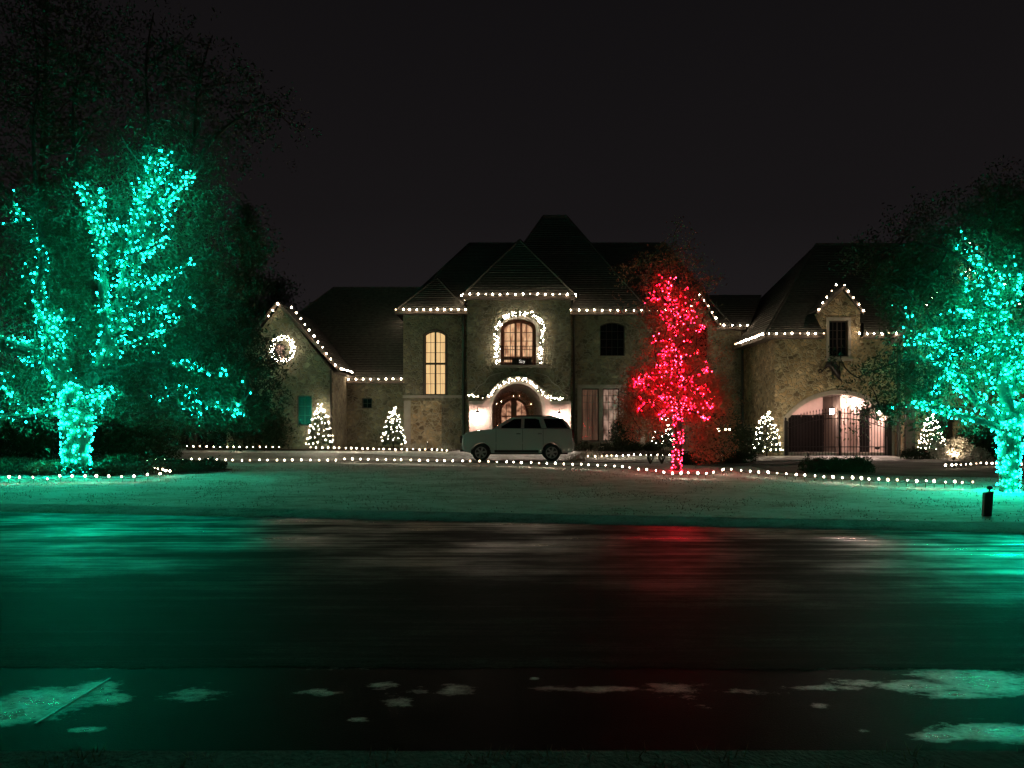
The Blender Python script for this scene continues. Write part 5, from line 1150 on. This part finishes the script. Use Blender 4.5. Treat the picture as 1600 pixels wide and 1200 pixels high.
# ---- small conifers with white lights
def cone_shrub(px, ytop, ybase, hw, Y, label, nb=62, groundz=None):
    x = X(px, Y); z0 = G(x, Y); zt = Z(ytop, Y); w = hw * Y / FOC; h = zt - z0
    t = thing('cone_shrub', (x, Y, z0), label, 'shrub', 'small cone shaped conifers'); mb = MB(); mb.tube([(x, Y, z0), (x, Y, zt - .1)], [.04, .01], 6); mb.build('stem', M['bark'], t)
    zb = z0 + .22; C = []
    for _ in range(2600):
        u = 1 - math.sqrt(random.random()) ; zz = zb + (zt - zb) * u; r_ = w * (1 - u) ** .62 * (.55 + .45 * random.random() ** .5) * (1 + .18 * noise.noise(Vector((zz * 5, x, u * 7)))); a = random.uniform(0, 6.28); C.append((x + r_ * math.cos(a), Y + r_ * math.sin(a), zz))
    leaves('foliage', np.array(C), .06, M['needle'], t, aspect=.28)
    nb = int(nb * .8); s = thing('light_string', (x, Y, zb), label.replace('cone shaped conifer', 'white light string wound on the conifer'), 'string lights', 'light strings on the small conifers')
    pp = []; n = nb * 2
    for i in range(n):
        u = (i / n); a = u * 2 * math.pi * 6.5 + px; zz = zb + .08 + (zt - zb - .05) * u; r_ = w * (1 - u) ** .62 * 1.04 + .02; p = Vector((x + r_ * math.cos(a) + random.gauss(0, .03), Y + r_ * math.sin(a), zz + random.gauss(0, .055))); pp.append(p)
        put_bulb(BM_MINI, p, s, sc=random.uniform(.7, 1.5))
    mb = MB(); mb.tube(pp, .006, 4); mb.build('wire', M['wire'], s)
cone_shrub(500, 633, 688, 20, 39.75, 'cone shaped conifer below the wreath gable, beside the downspout')
cone_shrub(615, 637, 687, 18, 41.0, 'cone shaped conifer left of the tall lit window', 50)
cone_shrub(1036, 642, 690, 17, 41.2, 'cone shaped conifer behind the trunk of the red lit tree', 34)
cone_shrub(1198, 645, 706, 22, 38.9, 'cone shaped conifer left of the iron gate', 60)
cone_shrub(1456, 648, 714, 20, 36.2, 'cone shaped conifer right of the gated arch, beside the floodlit shrub', 75)

# ---- shrubs, hedges, background trees
def shrub(name, label, cat, cells, m, leaf, per, base, group=None, spread=.16, stems=True, aspect=.4):
    t = thing(name, base, label, cat, group); C = []
    for c, r, ncl in cells: C.append(cluster_in(c, r, ncl, per, spread, .3))
    C = np.concatenate(C); C = C[C[:, 2] > base[2] - .05]
    leaves('foliage', C, leaf, M[m], t, aspect=aspect)
    if stems:
        mb = MB()
        for c, r, ncl in cells:
            for k in range(4): mb.tube([(c[0] + random.uniform(-.15, .15), c[1] + random.uniform(-.1, .1), base[2] - .03), (c[0] + random.gauss(0, r[0] * .4), c[1], c[2] + r[2] * .5)], [.03, .008], 4)
        mb.build('stem', M['bark'], t)
    return t
def at(px, py, Y): return tuple(P(px, py, Y))
h0, h1, hY = X(1252, 25.2), X(1364, 25.2), 25.2
n_ = 9; shrub('hedge', 'low clipped dark hedge in front of the iron gate', 'hedge', [((h0 + .3 + (h1 - h0 - .6) * i / (n_ - 1), hY, .32 + random.uniform(-.02, .03)), (.34, .35, .30), 46) for i in range(n_)], 'hedge', .035, 30, ((h0 + h1) / 2, hY, .14), spread=.05)
# groundcover round the left trunk
gc = thing('ground_cover', (X(115, 26), 26, .14), 'dark ground cover in the bed under the big green tree', 'plants'); gc['kind'] = 'stuff'; del gc['category']
pts = []
while len(pts) < 26000:
    x, y = random.uniform(-17, -9.3), random.uniform(23.6, 28.5)
    if ((x + 13.2) / 3.9) ** 2 + ((y - 26.0) / 2.5) ** 2 < 1: pts.append((x, y, .16 + random.random() ** .6 * (.30 + .20 * noise.noise(Vector((x * 1.5, y * 1.5, 0))))))
leaves('leaf_mass', np.array(pts), .05, M['leaf_oak'], gc, 'stuff', .3)
for px, py, Y, w, h, lb in [(196, 727, 25.6, .75, .55, 'low dark shrub at the right end of the bed under the big tree'), (68, 735, 24.0, .45, .30, 'low dry shrub left of the thick lit trunk'), (170, 744, 23.7, .35, .16, 'small shrub right of the thick lit trunk')]:
    c = P(px, py, Y); c.z = .14 + h * .5; shrub('shrub', lb, 'shrub', [(tuple(c), (w, .45, h * .55), 90)], 'hedge' if px > 100 else 'leaf_red', .04, 34, (c.x, Y, .14), 'low shrubs', .08)
# masses behind the big tree
for px, Y, w, h, lb in [(30, 33.5, 2.4, 2.7, 'tall dark hedge shrub behind the left bed, leftmost of its row'), (210, 34.5, 2.0, 2.3, 'tall dark hedge shrub behind the left bed, right of the thick trunk'), (320, 41.4, 2.0, 2.8, 'broad dark shrub in front of the left end of the house'), (405, 39.72, 1.3, 1.9, 'dark shrub in front of the wreath gable')]:
    x = X(px, Y); z0 = G(x, Y); shrub('large_shrub', lb, 'shrub', [((x + o * w * .5, Y, z0 + h * .45), (w * .6, .9 if Y != 39.72 else .12, h * .5), 120) for o in (-1, 0, 1)], 'hedge', .08, 26, (x, Y, z0), 'dark shrubs behind the big tree', .2)
def far_tree(name, label, px, ybase, ytop, hw, Y, m='needle', cone=True, n=11000, leaf=.12, cat='tree'):
    x = X(px, Y); z0 = G(x, Y) - .1; zt = Z(ytop, Y); w = hw * Y / FOC; t = thing(name, (x, Y, z0), label, cat, 'dark trees behind')
    mb = MB(); q = [Vector((x + .1 * math.sin(k), Y, z0 + (zt - z0) * k / 8)) for k in range(9)]; mb.tube(q, [max(.03, .28 * (1 - k / 8.5)) for k in range(9)], 7); C = []
    for k in range(150):
        u = random.uniform(.12, .99); zz = z0 + (zt - z0) * u
        prof = (1 - u) ** .7 if cone else math.sin(math.pi * min(1, max(.05, (u - .05)))) ** .6
        L = w * prof * random.uniform(.55, 1.12); a = random.uniform(0, 6.28); tip = Vector((x + L * math.cos(a), Y + L * math.sin(a), zz + (.12 if not cone else -.05) * L)); p0 = Vector((x, Y, zz - .1 * L)); mb.tube([p0, p0.lerp(tip, .5) + Vector((0, 0, .06 * L)), tip], [.04, .02, .008], 4)
        for j in range(n // 150): f = random.random() ** .6; c = p0.lerp(tip, f); s_ = .28 * (.6 + f) * (1.0 if cone else 1.5); C.append((c.x + random.gauss(0, s_), c.y + random.gauss(0, s_), c.z + random.gauss(0, s_ * .6)))
    mb.build('trunk', M['bark'], t, fix=False); leaves('crown', np.array(C), leaf, M[m], t, 'stuff', .35); return t
far_tree('cypress_tree', 'tall dark conifer rising left of the wreath gable', 385, 690, 322, 62, 47, n=16000)
far_tree('evergreen_tree', 'round dark evergreen behind the left gable', 432, 690, 440, 40, 50, cone=False, n=7000)
far_tree('evergreen_tree', 'broad dark evergreen behind the biggest tree at the left', 150, 690, 330, 150, 44, cone=False, n=16000, leaf=.16)
far_tree('evergreen_tree', 'dark evergreen behind the biggest tree, nearer the conifer', 300, 690, 400, 95, 40, cone=False, n=14000, leaf=.14)
far_tree('bare_tree', 'tall faint tree rising above the biggest tree', 70, 690, -30, 120, 34, 'leaf_oak', False, 9000, .10)
far_tree('evergreen_tree', 'dark tree beyond the right gable', 1600, 690, 300, 130, 56, cone=False, n=9000, leaf=.16)
# planting in front of the right half of the house
c = P(1140, 660, 38.8)
for px, py, Y, w, h, lb in [(1128, 640, 39.4, .85, 2.6, 'tall dark shrub right of the red lit tree'), (1168, 668, 39.2, .7, 1.5, 'dark shrub left of the conifer by the gate'), (1108, 684, 37.9, .55, .8, 'low dark shrub right of the red lit trunk'), (972, 655, 40.6, .55, 1.6, 'dark shrub partly covering the brown framed windows')]:
    x = X(px, Y); z0 = G(x, Y); shrub('shrub', lb, 'shrub', [((x, Y, z0 + h * .5), (w, .6, h * .52), int(90 + 60 * h))], 'hedge', .06, 30, (x, Y, z0), 'shrubs in front of the right half of the house', .14)
for i, (px, w) in enumerate([(912, .4), (950, .45), (990, .5), (1018, .45)]):
    Y = 41.2; x = X(px, Y); z0 = G(x, Y); shrub('low_shrub', ['low round shrub under the left brown framed window', 'low round shrub under the middle brown framed window', 'low round shrub under the right end of the brown framed windows', 'low round shrub left of the red lit trunk'][i], 'shrub', [((x, Y, z0 + .2), (w, .4, .26), 70)], 'hedge', .05, 26, (x, Y, z0), 'low shrubs under the windows', .08)
for px, py, Y, lb, w in [(900, 706, 36.2, 'frosted spiky shrub right of the rear wheel of the white car', .42), (921, 703, 38.6, 'frosted low shrub under the brown framed windows', .5), (652, 694, 39.6, 'frosted low shrub left of the nose of the white car', .55), (697, 697, 39.4, 'small frosted shrub in front of the bay wall', .35)]:
    x = X(px, Y); z0 = G(x, Y) + .04; t = thing('frosted_shrub', (x, Y, z0), lb, 'shrub', 'frosted low shrubs'); pts = [(x + random.gauss(0, w * .5), Y + random.gauss(0, .25), z0) for _ in range(170)]
    blades('foliage', pts, .34, M['frosted'], .012, None, t)
n_ = 8
for px, Y, w, h, lb in [(1075, 30.8, .55, .42, 'low dark shrub just right of the red lit trunk'), (1112, 31.0, .7, .48, 'low dark shrub in the island bed, middle'), (1155, 31.2, .7, .45, 'low dark shrub at the right end of the island bed')]:
    x = X(px, Y); z0 = G(x, Y); shrub('island_shrub', lb, 'shrub', [((x, Y, z0 + h * .45), (w, .5, h * .55), 100)], 'hedge', .045, 28, (x, Y, z0), 'low shrubs in the island bed', .08)
for px in (1016, 1034):
    x = X(px, 31.2); t = thing('bare_bush', (x, 31.2, .1), 'small bare bush left of the red lit trunk, ' + ('farther from it' if px < 1020 else 'close to it'), 'bush', 'bare bushes'); mb = MB()
    for k in range(26):
        a = random.uniform(0, 6.28); mb.tube([(x, 31.2, .1), (x + .12 * math.cos(a), 31.2 + .12 * math.sin(a), .35), (x + .35 * math.cos(a) * random.random(), 31.2 + .3 * math.sin(a), random.uniform(.5, .85))], [.014, .009, .004], 4)
    mb.build('branches', M['bark'], t, fix=False)
# floodlit shrub bed at the right with its ground spotlights
Yq = 34.0
for px, w, h, lb in [(1490, .95, .95, 'pale floodlit shrub beside the right conifer'), (1522, .5, .55, 'smaller floodlit shrub near the green lit trunk')]:
    x = X(px, Yq); z0 = G(x, Yq); shrub('floodlit_shrub', lb, 'shrub', [((x, Yq, z0 + h * .5), (w, .5, h * .5), 110)], 'frosted', .05, 26, (x, Yq, z0), 'floodlit shrubs', .10)
x = X(1436, 35.2); shrub('shrub', 'dark round shrub at the foot of the right conifer', 'shrub', [((x, 35.2, .35), (.8, .4, .3), 90)], 'hedge', .05, 28, (x, 35.2, .11), 'shrubs in front of the right half of the house', .08)
for px, Y, h, lb in [(1545, 35.5, 1.6, 'tall dark hedge right of the floodlit shrubs'), (1625, 35.0, 1.8, 'tall dark hedge behind the green lit trunk')]:
    x = X(px, Y); z0 = G(x, Y); shrub('tall_hedge', lb, 'hedge', [((x + o, Y, z0 + h * .5), (.9, .5, h * .52), 110) for o in (-.5, .5)], 'hedge', .07, 30, (x, Y, z0), 'dark hedges at the right', .14)
def spotlight(label, p, target, power, size=70):
    t = thing('ground_spotlight', p, label, 'spotlight', 'garden spotlights'); p = Vector(p); d = (Vector(target) - p).normalized()
    mb = MB(); mb.tube([p + Vector((0, 0, -.1)), p, p + d * .02, p + d * .14], [.015, .015, .05, .06], 10); mb.build('housing', M['blackplastic'], t)
    mb = MB(); mb.tube([p + d * .141, p + d * .146], .05, 10); mb.build('lens', M['clear'], t)
    l = bpy.data.lights.new('lamp', 'SPOT'); l.energy = power; l.color = (1, .78, .52); l.spot_size = R(size); l.spot_blend = .8; l.shadow_soft_size = .06
    o = bpy.data.objects.new('lamp', l); COL.objects.link(o); o.parent = t; o.location = (p + d * .16) - wloc(t); o.rotation_euler = d.to_track_quat('-Z', 'Y').to_euler()
spotlight('small ground spotlight shining up the right gable beside the floodlit shrub', (X(1490, 33.2), 33.2, .22), P(1510, 600, Y_RG), 240, 80)
spotlight('added unseen ground spotlight left of the gate brightening the garage wall', (X(1262, 36.3), 36.3, .24), P(1295, 560, Y_G), 300, 100)  # added only to brighten the garage wall, no lamp is visible here
spotlight('small ground spotlight below the tall lit window', (X(668, 41.6), 41.6, .62), P(668, 600, Y_B), 9, 80)
# lit things seen through the shrubs right of the red tree
light_string('few white bulbs glowing low in the dark shrubs right of the red lit tree', [P(1122, 671, 38.6), P(1125, 674, 38.6), P(1134, 671, 38.6), P(1139, 671, 38.6)], BM_EAVE)

# ---- small marker post on the lawn at the right
Y = 13.3; x = X(1541, Y); t = thing('marker_post', (x, Y, .12), 'short dark leaning marker box with a knob on top standing on the lit lawn', 'marker')
mb = MB(); mb.add([(x - .07, Y - .05, .09), (x + .065, Y - .05, .10), (x + .075, Y + .05, .10), (x - .06, Y + .05, .09), (x - .045, Y - .05, .50), (x + .10, Y - .05, .53), (x + .11, Y + .05, .53), (x - .035, Y + .05, .50)], [(0, 3, 2, 1), (4, 5, 6, 7), (0, 1, 5, 4), (1, 2, 6, 5), (2, 3, 7, 6), (3, 0, 4, 7)]); bx_ = mb.build('box', M['marker'], t); bv = bx_.modifiers.new('b', 'BEVEL'); bv.width = .012; bv.segments = 2
mb = MB(); mb.tube([(x + .05, Y, .50), (x + .06, Y, .56)], .015, 8); mb.ellip((x + .062, Y, .585), (.045, .045, .032)); mb.build('knob', M['marker'], t, smooth=True)
